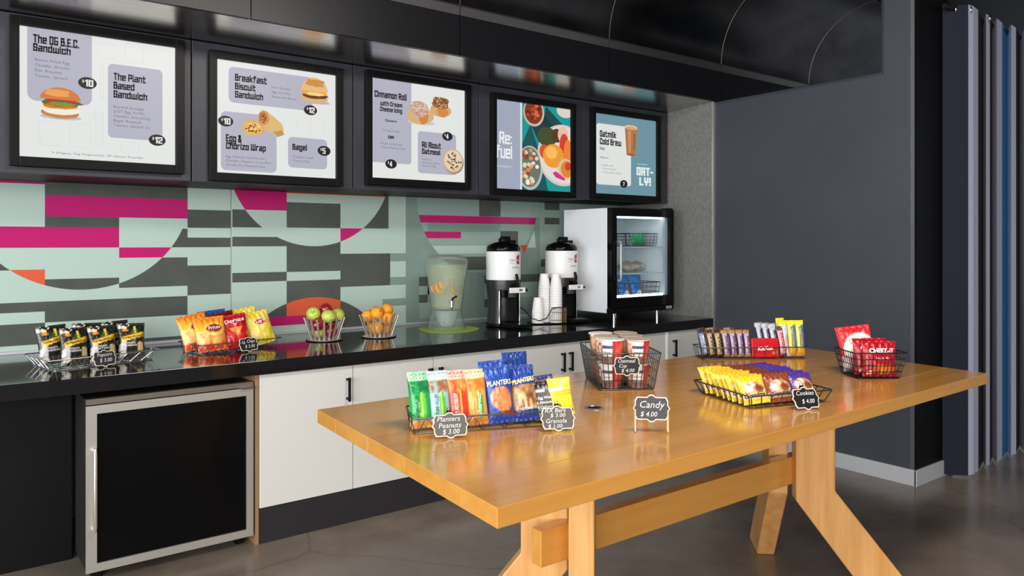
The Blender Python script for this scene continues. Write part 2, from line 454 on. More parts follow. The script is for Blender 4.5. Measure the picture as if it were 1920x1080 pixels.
panel(.200, 1.416, M_pale, [
    (1, M_dark, RP(1.167, 1.578, 1.42, 1.685), None), (1, M_dark, RP(1.167, 1.463, 1.42, 1.52), None), (1, M_dark, RP(1.167, 1.18, 1.42, 1.355), None),
    (1, M_dark, RP(.805, 1.463, 1.167, 1.572), None), (1, M_dark, RP(.805, 1.237, 1.167, 1.404), None), (1, M_dark, RP(.1, 1.346, .30, 1.40), None),
    (1, M_dark, RP(.1, 1.125, .45, 1.177), None), (1, M_dark, RP(.45, 1.066, 1.167, 1.177), None), (1, M_dark, RP(.1, .953, .45, 1.065), None), (1, M_dark, RP(.86, .90, 1.167, .945), None),
    (2, M_pale, RP(.1, 1.2, 1.167, 1.9), A),
    (3, M_mag, RP(.1, 1.80, .45, 1.858), None), (3, M_dark, RP(.45, 1.743, 1.167, 1.9), None), (3, M_mag, RP(.45, 1.631, 1.167, 1.743), None),
    (3, M_dark, RP(.45, 1.574, .805, 1.631), None), (3, M_mag, RP(.1, 1.463, .805, 1.574), None), (3, M_mag, RP(.805, 1.405, 1.167, 1.463), A),
    (3, M_org, RP(.1, 1.2, .45, 1.348), A), (3, M_dark, RP(.45, 1.2, .805, 1.295), A)])
panel(1.424, 2.624, M_pale, [
    (1, M_dark, RP(1.4, 1.82, 1.764, 1.9), None), (1, M_dark, RP(1.4, 1.584, 1.764, 1.693), None), (1, M_dark, RP(1.4, 1.467, 1.764, 1.526), None),
    (1, M_dark, RP(1.764, 1.303, 2.13, 1.584), None), (1, M_dark, RP(2.13, 1.587, 2.487, 1.9), None), (1, M_dark, RP(1.4, 1.247, 1.764, 1.305), None),
    (1, M_dark, RP(1.764, 1.0, 2.13, 1.246), None), (1, M_dark, RP(2.13, 1.195, 2.50, 1.416), None), (1, M_mid, RP(2.50, 1.36, 2.63, 1.416), None), (1, M_mid, RP(2.50, 1.195, 2.63, 1.25), None), (1, M_mid, RP(2.44, 1.05, 2.63, 1.10), None),
    (2, M_pale, RP(1.4, 1.4, 2.63, 1.9), B), (2, M_dark, RP(1.4, .90, 2.63, 1.2), C),
    (3, M_mag, RP(1.4, 1.693, 1.764, 1.818), B), (3, M_dark, RP(1.4, 1.818, 1.764, 1.9), B), (3, M_dark, RP(1.764, 1.586, 2.13, 1.748), None),
    (3, M_mag, RP(2.13, 1.45, 2.5, 1.586), B), (3, M_red, RP(1.764, 1.806, 2.5, 1.9), B), (3, M_org, RP(1.764, .95, 2.13, 1.2), C),
    (4, M_mag, RP(1.60, .965, 2.13, 1.022), None), (4, M_pale, RP(1.4, .90, 2.13, .965), None)])
panel(2.631, 3.838, M_mid, [
    (1, M_dark, RP(3.1, 1.70, 3.45, 1.9), None), (1, M_dark, RP(2.73, 1.18, 2.801, 1.245), None), (1, M_dark, RP(2.73, 1.06, 2.801, 1.118), None), (1, M_mid2, RP(2.73, 1.118, 2.863, 1.182), None),
    (1, M_mid2, RP(2.73, .95, 3.0, 1.06), None), (1, M_dark, RP(2.801, 1.118, 3.1, 1.18), None), (1, M_dark, RP(3.3, 1.18, 3.84, 1.24), None), (1, M_mid2, RP(3.3, 1.06, 3.84, 1.18), None), (1, M_dark, RP(3.3, 1.0, 3.6, 1.06), None),
    (1, M_mid2, RP(3.45, 1.69, 3.84, 1.9), None),
    (2, M_mid2, RP(2.63, 1.2, 3.84, 1.9), D),
    (3, M_dark, RP(3.25, 1.69, 3.45, 1.82), D), (3, M_mid, RP(2.80, 1.57, 3.45, 1.634), D), (3, M_pale, RP(2.83, 1.409, 3.315, 1.467), D), (3, M_dark, RP(2.83, 1.285, 3.32, 1.385), D),
    (3, M_mag, RP(2.7, 1.634, 3.84, 1.688), D), (3, M_mag, RP(2.7, 1.522, 3.086, 1.570), D), (3, M_dark, RP(3.45, 1.467, 3.62, 1.58), D),
    (4, M_red, [(3.642, 1.47), (3.679, 1.406), (3.718, 1.47)], None), (4, M_pale, [(3.784, 1.59), (3.709, 1.45), (3.80, 1.45)], None)])
panel(3.844, 4.742, M_mid2, [
    (1, M_dark, RP(3.891, 1.754, 4.048, 1.834), None), (1, M_dark, RP(3.891, 1.639, 4.048, 1.692), None), (1, M_dark, RP(3.85, 1.297, 3.90, 1.357), None), (1, M_pale, RP(4.05, 1.2, 4.4, 1.5), None), (1, M_dark, RP(4.4, 1.0, 4.74, 1.3), None)])
struct('trim', bx('trim_1', M_alu, None, -1.0, 4.742, 4.682, 4.6985, .911, .926))

# right-hand wall with its tall end pier, alcove lining, baseboard
wr = MB().prism([(2.20, 0), (4.85, 0), (4.85, 2.578), (2.42, 2.578), (2.42, 3.44), (2.20, 3.44)], 4.762, 5.25, axis='X')
wr = wr.build('wall_right', [M_blueg, M_black], bevel=.028)
for p in wr.data.polygons:
    if p.normal.y < -.9 and p.center.y < 2.3: p.material_index = 1
struct('wall_right', wr)
struct('wall_alcove', bx('wall_alcove', M_conc, None, 4.745, 4.7615, 3.712, 4.706, 0, 2.574))
struct('trim', bx('trim_2', M_steel, None, 4.742, 4.763, 3.700, 3.712, 0, 2.574))
bb = MB().box(4.745, 4.7615, 2.186, 3.69, 0, .10).box(4.745, 5.24, 2.184, 2.1995, 0, .10)
struct('b', bb.build('baseboard_right', M_alu, bevel=.003))

# ceiling: flat slab, soffit over the counter, curved sheet-metal vault in panels
ceil = struct('c', bx('ceiling', M_black, None, -4, 9.5, -5, 3.3, 3.452, 3.56))
sof = struct('s', MB().prism([(3.7125, 2.5765), (4.16, 2.549), (4.705, 2.549), (4.705, 2.60), (3.7125, 2.60)], -1.2, 4.76, axis='X').build('soffit', M_soffit))
bk = MB().box(-1.2, 9.5, 3.72, 3.80, 2.59, 3.5).build('vault_backing', M_black, ceil)
PX = [-1.206, .001, 1.208, 2.415, 3.622, 4.826, 6.033, 7.24, 8.45]
def vault_prof():
    pr = [(3.688, 2.872)]
    for i in range(1, 19):
        a = math.pi / 2 * i / 18
        pr.append((3.688 - .60 * (1 - math.cos(a)), 2.872 + .575 * math.sin(a)))
    return pr
VP = vault_prof()
for x0, x1 in zip(PX[:-1], PX[1:]):
    mb = MB()
    a, b = x0 + .0025, x1 - .0025
    n = len(VP)
    vs = [(a, y, z) for y, z in VP] + [(b, y, z) for y, z in VP] + [(a, y + .006, z + .006) for y, z in VP] + [(b, y + .006, z + .006) for y, z in VP]
    fs = []
    for i in range(n - 1):
        fs += [(i, i + 1, n + i + 1, n + i), (2 * n + i, 3 * n + i, 3 * n + i + 1, 2 * n + i + 1), (i, 2 * n + i, 2 * n + i + 1, i + 1), (n + i, n + i + 1, 3 * n + i + 1, 3 * n + i)]
    fs += [(0, n, 3 * n, 2 * n), (n - 1, 3 * n - 1, 4 * n - 1, 2 * n - 1)]
    mb.add(vs, fs); mb.build('vault_panel', M_vault, ceil, smooth=50)
    MB().box(a, b, 3.690, 3.712, 2.578, 2.8095).build('fascia_panel', mat('fascia_black', (26, 26, 30), .35, .4), ceil)
    MB().prism([(3.690, 2.812), (3.700, 2.812), (3.700, 2.871), (3.684, 2.871), (3.680, 2.860)], a, b, axis='X').build('fold_strip', mat('fold_highlight', (122, 118, 117), .32, .9), ceil)  # lighter metal on the strip paints in the highlight along the fold
    MB().tube([(x1, y - .001, z) for y, z in VP], .0022, 5).build('seam_strip', mat('seam_edge', (120, 116, 110), .35, .8), ceil)

# dark panel at the back of the open bay under the counter
struct('w', bx('wall_knee', M_black, None, -1.2, .50, 4.092, 4.12, 0, .84))

# ------------------------------------------------------------------ counter and cabinets
tag(MB().box(-1.2, 4.745, 3.700, 4.682, .842, .910).build('countertop', M_counter, bevel=.0012),
    'long black polished countertop running along the glass wall', 'countertop')

def handle(parent, x):
    m = MB().box(x - .006, x + .006, 3.690, 3.702, .652, .778)
    m.box(x - .006, x + .006, 3.702, 3.729, .658, .670).box(x - .006, x + .006, 3.702, 3.729, .760, .772)
    return m.build('handle', M_black, parent, bevel=.0015)
def base_cabinet(x0, x1, doors, label):
    t = thing('base_cabinet', label, 'cabinet', ((x0 + x1) / 2, 3.73, .175), group='white base cabinets under the counter')
    inv = Matrix.Translation((-(x0 + x1) / 2, -3.73, -.175))
    def pt(o): o.data.transform(inv); return o
    pt(MB().box(x0 + .001, x1 - .001, 3.752, 4.40, .176, .840).build('body', M_cab, t))
    for a, b, hx in doors:
        d = pt(MB().box(a + .002, b - .002, 3.730, 3.750, .177, .836).build('door', M_cab, t, bevel=.0015))
        h = handle(d, hx); h.data.transform(inv)
    return t
base_cabinet(1.262, 1.763, [(1.262, 1.763, 1.727)], 'single-door white base cabinet beside the black under-counter fridge')
base_cabinet(1.763, 2.757, [(1.763, 2.262, 2.232), (2.262, 2.757, 2.300)], 'two-door white base cabinet behind the table\'s left half')
base_cabinet(2.757, 3.760, [(2.757, 3.262, 3.230), (3.262, 3.760, 3.298)], 'two-door white base cabinet behind the basket of oatmeal cups')
base_cabinet(3.760, 4.235, [(3.760, 4.235, 3.80)], 'white base cabinet below the countertop glass-door fridge')
base_cabinet(4.262, 4.738, [(4.262, 4.738, 4.315)], 'narrow white base cabinet against the slate blue wall')
tag(bx('filler_strip', mat('filler_white', (240, 240, 238), .3), None, 4.238, 4.259, 3.722, 3.76, .176, .838), 'bright white vertical filler strip between two base cabinets', 'trim')
tag(bx('end_panel', M_edge, None, 1.243, 1.2605, 3.735, 4.40, 0, .838), 'brown edge of the end panel beside the fridge', 'panel')
tag(bx('plinth', M_kick, None, 1.262, 4.738, 3.733, 3.76, 0, .173), 'dark charcoal plinth board under the white base cabinets', 'plinth')

# under-counter fridge
f = thing('undercounter_fridge', 'black glass-door under-counter fridge in a silver frame', 'fridge', (.872, 4.0, 0))
fi = Matrix.Translation((-.872, -4.0, 0))
def fp(o): o.data.transform(fi); return o
fp(bx('body', mat('fridge_grey', (40, 38, 37), .5, spec=.25), f, .512, 1.236, 3.775, 4.06, .05, .800))
fp(bx('top_rail', mat('bronze_rail', (128, 120, 110), .4, .6), f, .512, 1.236, 3.738, 3.772, .782, .806))
for fx in (.56, 1.19): fp(MB().box(fx - .02, fx + .02, 3.80, 3.84, 0, .05).build('foot', M_black, f))
dr = fp(bx('door', M_blackgloss, f, .512, 1.230, 3.738, 3.770, .056, .774))
fr = MB()
for a, b, c, d_ in ((.509, .552, .052, .778), (1.200, 1.233, .052, .778), (.552, 1.200, .052, .088), (.552, 1.200, .742, .778)): fr.box(a, b, 3.730, 3.7375, c, d_)
fp(fr.build('door_frame', M_steel, dr))
hd = MB().tube([(.540, 3.73, .585), (.540, 3.70, .590), (.540, 3.692, .57), (.540, 3.692, .26), (.540, 3.70, .24), (.540, 3.73, .245)], .008, 8)
fp(hd.build('handle', M_steel, dr, smooth=40))
fp(bx('hinge', M_chrome, f, 1.17, 1.232, 3.712, 3.74, .778, .785))

# ------------------------------------------------------------------ menu cabinets and displays
CX = [.14, 1.05, 1.961, 2.869, 3.797, 4.738]
cab_lab = ['dark slate wall cabinet behind the leftmost menu display', 'dark slate wall cabinet behind the breakfast wrap menu', 'dark slate wall cabinet behind the pastry menu', 'dark slate wall cabinet behind the food photo display', 'dark slate wall cabinet next to the grey alcove wall']
for i in range(5):
    x0, x1 = CX[i] + .003, CX[i + 1] - .003
    t = thing('wall_cabinet', cab_lab[i], 'cabinet', ((x0 + x1) / 2, 4.15, 1.81), group='dark wall cabinets carrying the menu displays')
    h = (x1 - x0) / 2
    bx('body', M_black, t, -h, h, .024, .545, .002, .737)
    bx('door', M_slate, t, -h, h, 0, .022, 0, .735, bevel=.002)
t = thing('wall_cabinet', 'dark slate wall cabinet left of the leftmost menu display', 'cabinet', (-.31, 4.15, 1.81), group='dark wall cabinets carrying the menu displays')
bx('body', M_black, t, -.44, .445, .024, .545, .002, .737); bx('door', M_slate, t, -.44, .445, 0, .022, 0, .735, bevel=.002)

LAV = glow((178, 177, 193)); WHT = glow((226, 228, 226)); INK = glow((28, 27, 30)); GRY = glow((110, 108, 122)); PALEL = glow((212, 213, 210))
def display(x0, z0, label, fill):
    t = thing('menu_display', label, 'display', (x0, 4.149, z0), group='framed menu displays on the wall cabinets')
    W, H = .67, .60
    m = MB()
    for a, b, c, d_ in ((-.040, -.0005, -.045, H + .042), (W + .0005, W + .042, -.045, H + .042), (-.0005, W + .0005, -.045, -.0005), (-.0005, W + .0005, H + .0005, H + .042)): m.box(a, b, -.034, 0, c, d_)
    m.build('frame', mat('frame_black', (14, 14, 15), .4, spec=.2), t, bevel=.002)
    fl = Flat(); fill(fl, W, H)
    # clip nothing: all print sits inside the frame
    s = fl.build('screen', t, eps=.0003, loc=(0, -.016, 0))
    bx('back_panel', M_black, t, 0, W, -.0155, 0, 0, H)
    return t
def badge(fl, cx, cy, txt, rx=.0395, ry=.0285, layer=5):
    fl.ell(cx, cy, rx, ry, INK, layer)
    fl.text('$', cx - rx * .58, cy + .002, ry * .45, WHT, layer + 1, bold=.02)
    fl.block(txt, cx - rx * .26, cy - ry * .58, ry * 1.16, .0165 * len(txt) + .002, WHT, layer + 1, th=1.0)
def head(fl, st, x, y, h, w, layer=4, m=None): fl.block(st, x, y, h, w, m or INK, layer, th=1.12)
def body(fl, lines, x, y, h, dy, ws, layer=4, m=None):
    for i, st in enumerate(lines): fl.text(st, x, y - i * dy, h, m or GRY, layer, w=ws[i])
def blob(fl, cx, cy, rx, ry, m, layer, seed, wob=.12, n=26, a0=0, a1=2 * math.pi):
    pts = []
    for k in range(n):
        a = a0 + (a1 - a0) * k / (n if a1 - a0 > 6.28 else n - 1)
        q = 1 + wob * (vnoise(k * .9, seed * 3.1, seed) - .5) * 2
        pts.append((cx + rx * q * math.cos(a), cy + ry * q * math.sin(a)))
    fl.poly(pts, m, layer)
def outlines(fl, rects):
    for x0, y0, x1, y1 in rects:
        p = rrect_poly(x0, y0, x1, y1, .012, 3); fl.line(p + [p[0]], .0018, PALEL, 1)

def menu1(fl, W, H):
    fl.rect(0, 0, W, H, WHT, 0)
    outlines(fl, [(.32, .50, .40, .57), (.33, .30, .345, .46), (.08, .06, .16, .17), (.20, .06, .29, .17), (.31, .07, .34, .26), (.44, .50, .52, .59), (.42, .05, .50, .10)])
    fl.poly(clip(rrect_poly(.03, .262, .294, .70, .035), RP(0, 0, W, H - .0005)), LAV, 2)
    fl.rrect(.363, .117, .61, .478, .022, LAV, 2)
    head(fl, 'The OG B.E.C.', .053, .530, .040, .187); head(fl, 'Sandwich', .053, .492, .036, .152)
    body(fl, ['Bacon, Fried Egg', 'Cheddar, Brioche', 'Bun, Roasted', 'Tomato, Spinach'], .06, .447, .013, .0245, [.139, .139, .106, .131])
    badge(fl, .275, .370, '10')
    head(fl, 'The Plant', .387, .400, .036, .146); head(fl, 'Based', .387, .357, .036, .094); head(fl, 'Sandwich', .387, .314, .036, .152)
    body(fl, ['Beyond Sausage', 'JUST Egg, Violife', 'Cheddar, Everything', 'Bagel, Roasted', 'Tomato, Spinach (v)'], .387, .264, .013, .0225, [.136, .138, .165, .122, .162])
    badge(fl, .585, .121, '12')
    fl.text('V (Vegan), Veg (Vegetarian), GF (Gluten Friendly)', .127, .022, .010, GRY, 2, w=.392)
    # burger
    b = glow
    fl.ell(.165, .195, .085, .012, b((190, 190, 190)), 3)
    blob(fl, .163, .215, .078, .026, b((196, 130, 66)), 4, 1, .04)
    blob(fl, .166, .228, .076, .022, b((240, 234, 214)), 5, 2, .08)
    blob(fl, .158, .247, .072, .014, b((214, 120, 40)), 6, 3, .15)
    blob(fl, .165, .262, .085, .018, b((70, 104, 40)), 6, 4, .25)
    blob(fl, .135, .270, .030, .015, b((190, 44, 34)), 7, 5, .1); blob(fl, .205, .268, .030, .013, b((176, 52, 34)), 7, 6, .1)
    blob(fl, .17, .258, .05, .008, b((104, 150, 58)), 8, 7, .3)
    fl.poly(circle_poly(.163, .277, .083, .057, 24, 0, math.pi), b((206, 122, 52)), 9)
    blob(fl, .150, .307, .05, .018, b((232, 160, 84)), 10, 8, .2)
def menu2(fl, W, H):
    b = glow
    fl.rect(0, 0, W, H, WHT, 0)
    outlines(fl, [(.36, .23, .42, .36), (.44, .23, .50, .34), (.52, .23, .60, .34)])
    fl.rrect(.062, .378, .53, .57, .028, LAV, 2); fl.rrect(.022, .014, .322, .328, .028, LAV, 2); fl.rrect(.387, .05, .619, .222, .026, LAV, 2)
    head(fl, 'Breakfast', .095, .497, .038, .173); head(fl, 'Biscuit', .095, .451, .036, .112); head(fl, 'Sandwich', .095, .407, .036, .152)
    body(fl, ['Pork Sausage', 'Egg, Cheddar', 'Buttermilk Biscuit'], .296, .482, .012, .026, [.105, .108, .141])
    badge(fl, .518, .383, '12'); badge(fl, .047, .275, '10'); badge(fl, .600, .157, '5')
    head(fl, 'Egg &', .048, .167, .040, .082); head(fl, 'Chorizo Wrap', .048, .128, .036, .214)
    body(fl, ['Egg, Chorizo, Hash Brown,', 'Cheddar, Peppers, Corn, Pico', 'Tortilla, Fire Roasted Salsa'], .048, .083, .012, .022, [.21, .242, .21])
    head(fl, 'Bagel', .412, .150, .034, .086)
    body(fl, ['Toasted, Cream', 'Cheese (Veg)'], .412, .106, .012, .022, [.124, .10])
    # biscuit sandwich
    fl.ell(.55, .432, .085, .010, b((176, 176, 180)), 3)
    blob(fl, .542, .452, .080, .026, b((214, 178, 122)), 4, 3, .06); blob(fl, .545, .468, .078, .018, b((104, 58, 30)), 5, 4, .12)
    blob(fl, .54, .484, .080, .017, b((238, 164, 52)), 6, 5, .15); blob(fl, .548, .478, .05, .008, b((248, 214, 130)), 7, 6, .2)
    fl.poly(circle_poly(.542, .492, .080, .080, 24, 0, math.pi), b((226, 186, 128)), 8); blob(fl, .545, .54, .055, .022, b((206, 140, 64)), 9, 8, .3)
    # wrap halves
    fl.poly([(.225, .335), (.235, .262), (.325, .213), (.352, .222), (.362, .262), (.350, .292), (.268, .350), (.245, .356)], b((218, 182, 116)), 5)
    fl.poly([(.30, .24), (.33, .215), (.365, .23), (.355, .255)], b((190, 148, 84)), 6)
    blob(fl, .194, .252, .062, .044, b((214, 170, 104)), 6, 9, .08); blob(fl, .190, .250, .052, .036, b((226, 178, 92)), 7, 10, .22)
    blob(fl, .250, .312, .030, .040, b((204, 150, 80)), 7, 11, .1); blob(fl, .247, .314, .022, .030, b((180, 98, 52)), 8, 12, .3)
    for k in range(40):
        a = hash2(k, 3); c = hash2(k, 9)
        fl.ell((.150 + .08 * a) if k < 28 else (.232 + .032 * a), (.225 + .05 * c) if k < 28 else (.285 + .055 * c), .0055, .0045, b([(150, 44, 30), (246, 226, 150), (120, 70, 36)][k % 3]), 8, 8)
def menu3(fl, W, H):
    b = glow
    fl.rect(0, 0, W, H, WHT, 0)
    fl.poly(clip(rrect_poly(-.05, .094, .273, .70, .022), RP(.0005, 0, W, H - .0005)), LAV, 2)
    fl.rrect(.319, .045, .604, .308, .022, LAV, 2)
    head(fl, 'Cinnamon Roll', .02, .487, .040, .22); head(fl, 'with Cream', .058, .440, .028, .15); head(fl, 'Cheese Icing', .056, .405, .028, .152)
    fl.text('Choose w:', .09, .345, .016, INK, 4, w=.08, bold=.03)
    body(fl, ['Icing (Veg)'], .075, .286, .012, .02, [.112]); head(fl, 'OR', .111, .243, .018, .04)
    body(fl, ['Maple Syrup and', 'Candied Walnuts (Veg)'], .061, .206, .012, .024, [.145, .165])
    badge(fl, .131, .089, '4'); badge(fl, .537, .292, '4')
    head(fl, 'All About', .348, .206, .038, .141); head(fl, 'Oatmeal', .348, .166, .034, .135)
    body(fl, ['Rolled Oats', 'Cinnamon, Sweet', 'Raisins (Veg)'], .351, .128, .011, .02, [.07, .127, .10])
    fl.ell(.345, .362, .10, .014, b((198, 198, 200)), 3)
    blob(fl, .335, .405, .098, .055, b((214, 176, 122)), 4, 2, .05); blob(fl, .36, .40, .035, .048, b((206, 132, 68)), 5, 4, .15); blob(fl, .325, .445, .072, .050, b((204, 170, 150)), 6, 5, .15)
    blob(fl, .487, .452, .078, .042, b((210, 170, 112)), 4, 6, .05); blob(fl, .50, .445, .04, .034, b((212, 136, 64)), 5, 7, .15); blob(fl, .485, .500, .062, .040, b((160, 104, 62)), 6, 8, .2)
    for k in range(40):
        a, c = hash2(k, 5) * 6.28, hash2(k, 8) ** .5
        fl.ell(.325 + .066 * c * math.cos(a), .447 + .042 * c * math.sin(a), .006, .003, b([(238, 228, 222), (150, 100, 76)][k % 2]), 7, 7)
        fl.ell(.485 + .056 * c * math.cos(a), .502 + .034 * c * math.sin(a), .006, .004, b([(98, 56, 34), (216, 184, 150)][k % 3 == 0]), 7, 7)
    fl.ell(.585, .128, .078, .076, b((150, 128, 104)), 3); fl.ell(.58, .137, .077, .077, b((204, 178, 146)), 6); fl.ell(.58, .139, .067, .067, b((226, 208, 178)), 7)
    for k in range(34):
        a, c = hash2(k, 15) * 6.28, hash2(k, 18) ** .5
        fl.ell(.585 + .055 * c * math.cos(a), .137 + .055 * c * math.sin(a), .007, .006, b([(112, 66, 38), (178, 124, 70), (86, 48, 40)][k % 3]), 8, 7)
def menu4(fl, W, H):
    b = glow
    lim = RP(.0005, .0005, W - .0005, H - .0005)
    def E(cx, cy, rx, ry, c, l, x0=.226): fl.poly(clip(circle_poly(cx, cy, rx, ry, 36), RP(x0, .0005, W - .0005, H - .0005)), b(c), l)
    fl.rect(0, 0, W, H, b((22, 150, 150)), 0)
    fl.rect(0, 0, .209, H, b((158, 166, 184)), 1); fl.rect(.209, 0, .226, H, b((214, 226, 224)), 1)
    P = lambda pts, c, l: fl.poly(clip(pts, lim), b(c), l)
    P([(.226, .0), (.46, .0), (.40, .22), (.30, .46), (.226, .32)], (24, 82, 84), 1)
    P([(.44, .60), (.40, .46), (.52, .44), (.60, .48), (.52, .54)], (26, 70, 72), 1)
    P([(.30, .46), (.40, .30), (.52, .46), (.42, .54)], (30, 62, 64), 1)
    E(.330, .545, .094, .098, (206, 178, 160), 2); E(.328, .55, .08, .086, (128, 52, 30), 3)
    for k in range(16):
        a, c = hash2(k, 25) * 6.28, hash2(k, 28) ** .5
        E(.33 + .06 * c * math.cos(a), .545 + .06 * c * math.sin(a), .016, .012, [(186, 74, 36), (96, 34, 24), (210, 110, 70)][k % 3], 4)
    E(.60, .262, .238, .222, (216, 196, 186), 2); E(.60, .265, .222, .206, (226, 214, 208), 3)
    E(.45, .385, .09, .07, (66, 76, 44), 4); E(.54, .40, .05, .05, (92, 56, 40), 4); E(.60, .41, .05, .06, (228, 190, 170), 5)
    E(.61, .33, .045, .09, (208, 62, 36), 6); E(.645, .28, .04, .10, (234, 128, 52), 7); E(.42, .28, .04, .05, (204, 84, 40), 5)
    E(.508, .252, .098, .085, (238, 152, 48), 7); E(.49, .275, .055, .045, (250, 186, 92), 8)
    E(.625, .165, .075, .075, (224, 190, 150), 8); E(.635, .165, .058, .06, (222, 132, 44), 9); E(.645, .185, .03, .03, (206, 60, 44), 10)
    P([(.50, .13), (.53, .145), (.62, .095), (.61, .08), (.53, .10)], (206, 50, 130), 9)
    E(.295, .155, .115, .155, (168, 190, 186), 2); E(.29, .16, .102, .14, (106, 118, 100), 3)
    for k in range(36):
        a, c = hash2(k, 35) * 6.28, hash2(k, 38) ** .5
        E(.285 + .085 * c * math.cos(a), .165 + .12 * c * math.sin(a), .017, .014, [(226, 206, 178), (150, 64, 44), (214, 140, 84), (240, 232, 220)][k % 4], 4)
    E(.62, .585, .08, .05, (222, 208, 196), 2)
    wt = b((232, 238, 238))
    fl.block('Re:', .030, .305, .082, .106, wt, 3, th=.8); fl.block('fuel', .004, .207, .088, .137, wt, 3, th=.8)
    fl.text('BY FUELED FIT', .006, .146, .011, wt, 3, w=.13)
def menu5(fl, W, H):
    b = glow
    fl.rect(0, 0, W, H, b((106, 146, 158)), 0)
    fl.rrect(.017, .068, .386, .527, .024, b((222, 224, 222)), 2)
    head(fl, 'Oatmilk', .052, .427, .048, .172); head(fl, 'Cold Brew', .052, .370, .048, .227); fl.text('16oz', .052, .330, .024, INK, 4, w=.05, bold=.02)
    fl.text('Make it', .056, .266, .014, INK, 4, w=.086)
    body(fl, ['Vanilla milk', '+ Caramel drizzle', '+ Chocolate sauce'], .068, .210, .011, .026, [.125, .156, .214])
    fl.ell(.306, .083, .041, .030, INK, 5); fl.block('7', .298, .068, .030, .016, WHT, 6, th=1.3)
    fl.poly([(.336, .312), (.434, .312), (.455, .53), (.316, .53)], b((176, 116, 72)), 5)
    fl.poly([(.36, .33), (.38, .33), (.385, .5), (.35, .5)], b((200, 142, 96)), 6); fl.poly([(.41, .35), (.425, .35), (.435, .48), (.415, .48)], b((150, 92, 54)), 6)
    fl.ell(.3855, .525, .071, .018, b((226, 196, 160)), 7); fl.ell(.3855, .520, .055, .012, b((206, 160, 116)), 8); fl.ell(.385, .313, .049, .008, b((150, 92, 54)), 6)
    wt = b((222, 232, 232))
    fl.text('THE ORIGINAL', .452, .242, .010, wt, 4, w=.121)
    fl.block('OAT-', .447, .158, .066, .19, wt, 4, th=1.35); fl.block('LY!', .477, .080, .066, .135, wt, 4, th=1.35)
display(.296, 1.887, 'lit menu display showing a burger, leftmost of the row', menu1)
display(1.172, 1.862, 'lit menu display with biscuit sandwich, wrap and bagel', menu2)
display(2.073, 1.882, 'lit menu display with cinnamon rolls and an oatmeal bowl', menu3)
display(2.994, 1.857, 'lit display with teal food photograph and the word fuel', menu4)
display(3.907, 1.860, 'teal lit menu display with an iced coffee cup', menu5)

# ------------------------------------------------------------------ curtain on its rod

cols = dict(n=mat('cloth_navy', (24, 26, 44), .85), g=mat('cloth_lavender_grey', (186, 188, 212), .85), k=mat('cloth_black', (26, 25, 30), .9), b=mat('cloth_blue', (24, 122, 176), .85), l=mat('cloth_light_grey', (196, 204, 224), .85))
path = [(5.106, 2.19, 'n'), (5.207, 2.08, 'n'), (5.266, 2.075, 'g'), (5.376, 2.09, 'g'), (5.641, 2.16, 'k'), (5.509, 2.09, 'g'), (5.586, 2.1, 'g'), (5.79, 2.16, 'k'), (5.68, 2.09, 'g'), (5.815, 2.11, 'g'), (6.046, 2.16, 'b'), (5.924, 2.09, 'l'), (6.027, 2.1, 'l'), (6.278, 2.16, 'k'), (6.152, 2.09, 'g'), (6.281, 2.1, 'g'), (6.543, 2.16, 'b'), (6.434, 2.09, 'l'), (6.57, 2.1, 'l'), (6.847, 2.16, 'k'), (6.735, 2.09, 'g'), (6.902, 2.1, 'g'), (7.195, 2.16, 'n'), (7.127, 2.09, 'g')]
ct = thing('curtain', 'navy, grey, black and blue striped floor-length curtain beside the slate wall', 'curtain', (5.6, 2.13, .01))
ci = Matrix.Translation((-5.6, -2.13, -.01))
order = ['n', 'g', 'k', 'b', 'l']
mb = MB(); k = len(path); zs = [.012, .12, .6, 1.4, 2.2, 3.0]
vs = []; fs = []; ms = []
for z in zs:
    for (x, y, c) in path:
        sw = .006 * math.sin(x * 17 + 2) * (1 - z / 3)
        vs.append((x + sw, y + sw * .6, z))
for zi in range(len(zs) - 1):
    for i in range(k - 1):
        fs.append((zi * k + i, zi * k + i + 1, (zi + 1) * k + i + 1, (zi + 1) * k + i)); ms.append(order.index(path[i + 1][2]))
n0 = len(vs)
mb.add(vs, fs); mb.m = ms
o = mb.build('fabric', [cols[c] for c in order], ct, recalc=False); o.data.transform(ci)
so = o.modifiers.new('thick', 'SOLIDIFY'); so.thickness = .006; so.offset = 0
for gx, gy in ((5.150, 2.143), (5.24, 2.09), (5.54, 2.095)):
    g = MB(); g.M = Matrix.Translation((gx, gy - .006, 2.972)) @ Matrix.Rotation(R(45), 4, 'Z') @ Matrix.Rotation(R(90), 4, 'X')
    g.tube([(.024 * math.cos(a * math.pi / 8), .024 * math.sin(a * math.pi / 8), 0) for a in range(16)], .005, 6, closed=True)
    g.build('grommet', M_chrome, ct, smooth=60).data.transform(ci)
tag(MB().tube([(5.02, 2.14, 2.975), (7.2, 2.14, 2.975)], .014, 10).build('curtain_rod', mat('rod_dark', (58, 52, 48), .35, .8), smooth=40), 'dark metal curtain rod fixed near the ceiling', 'curtain rod')

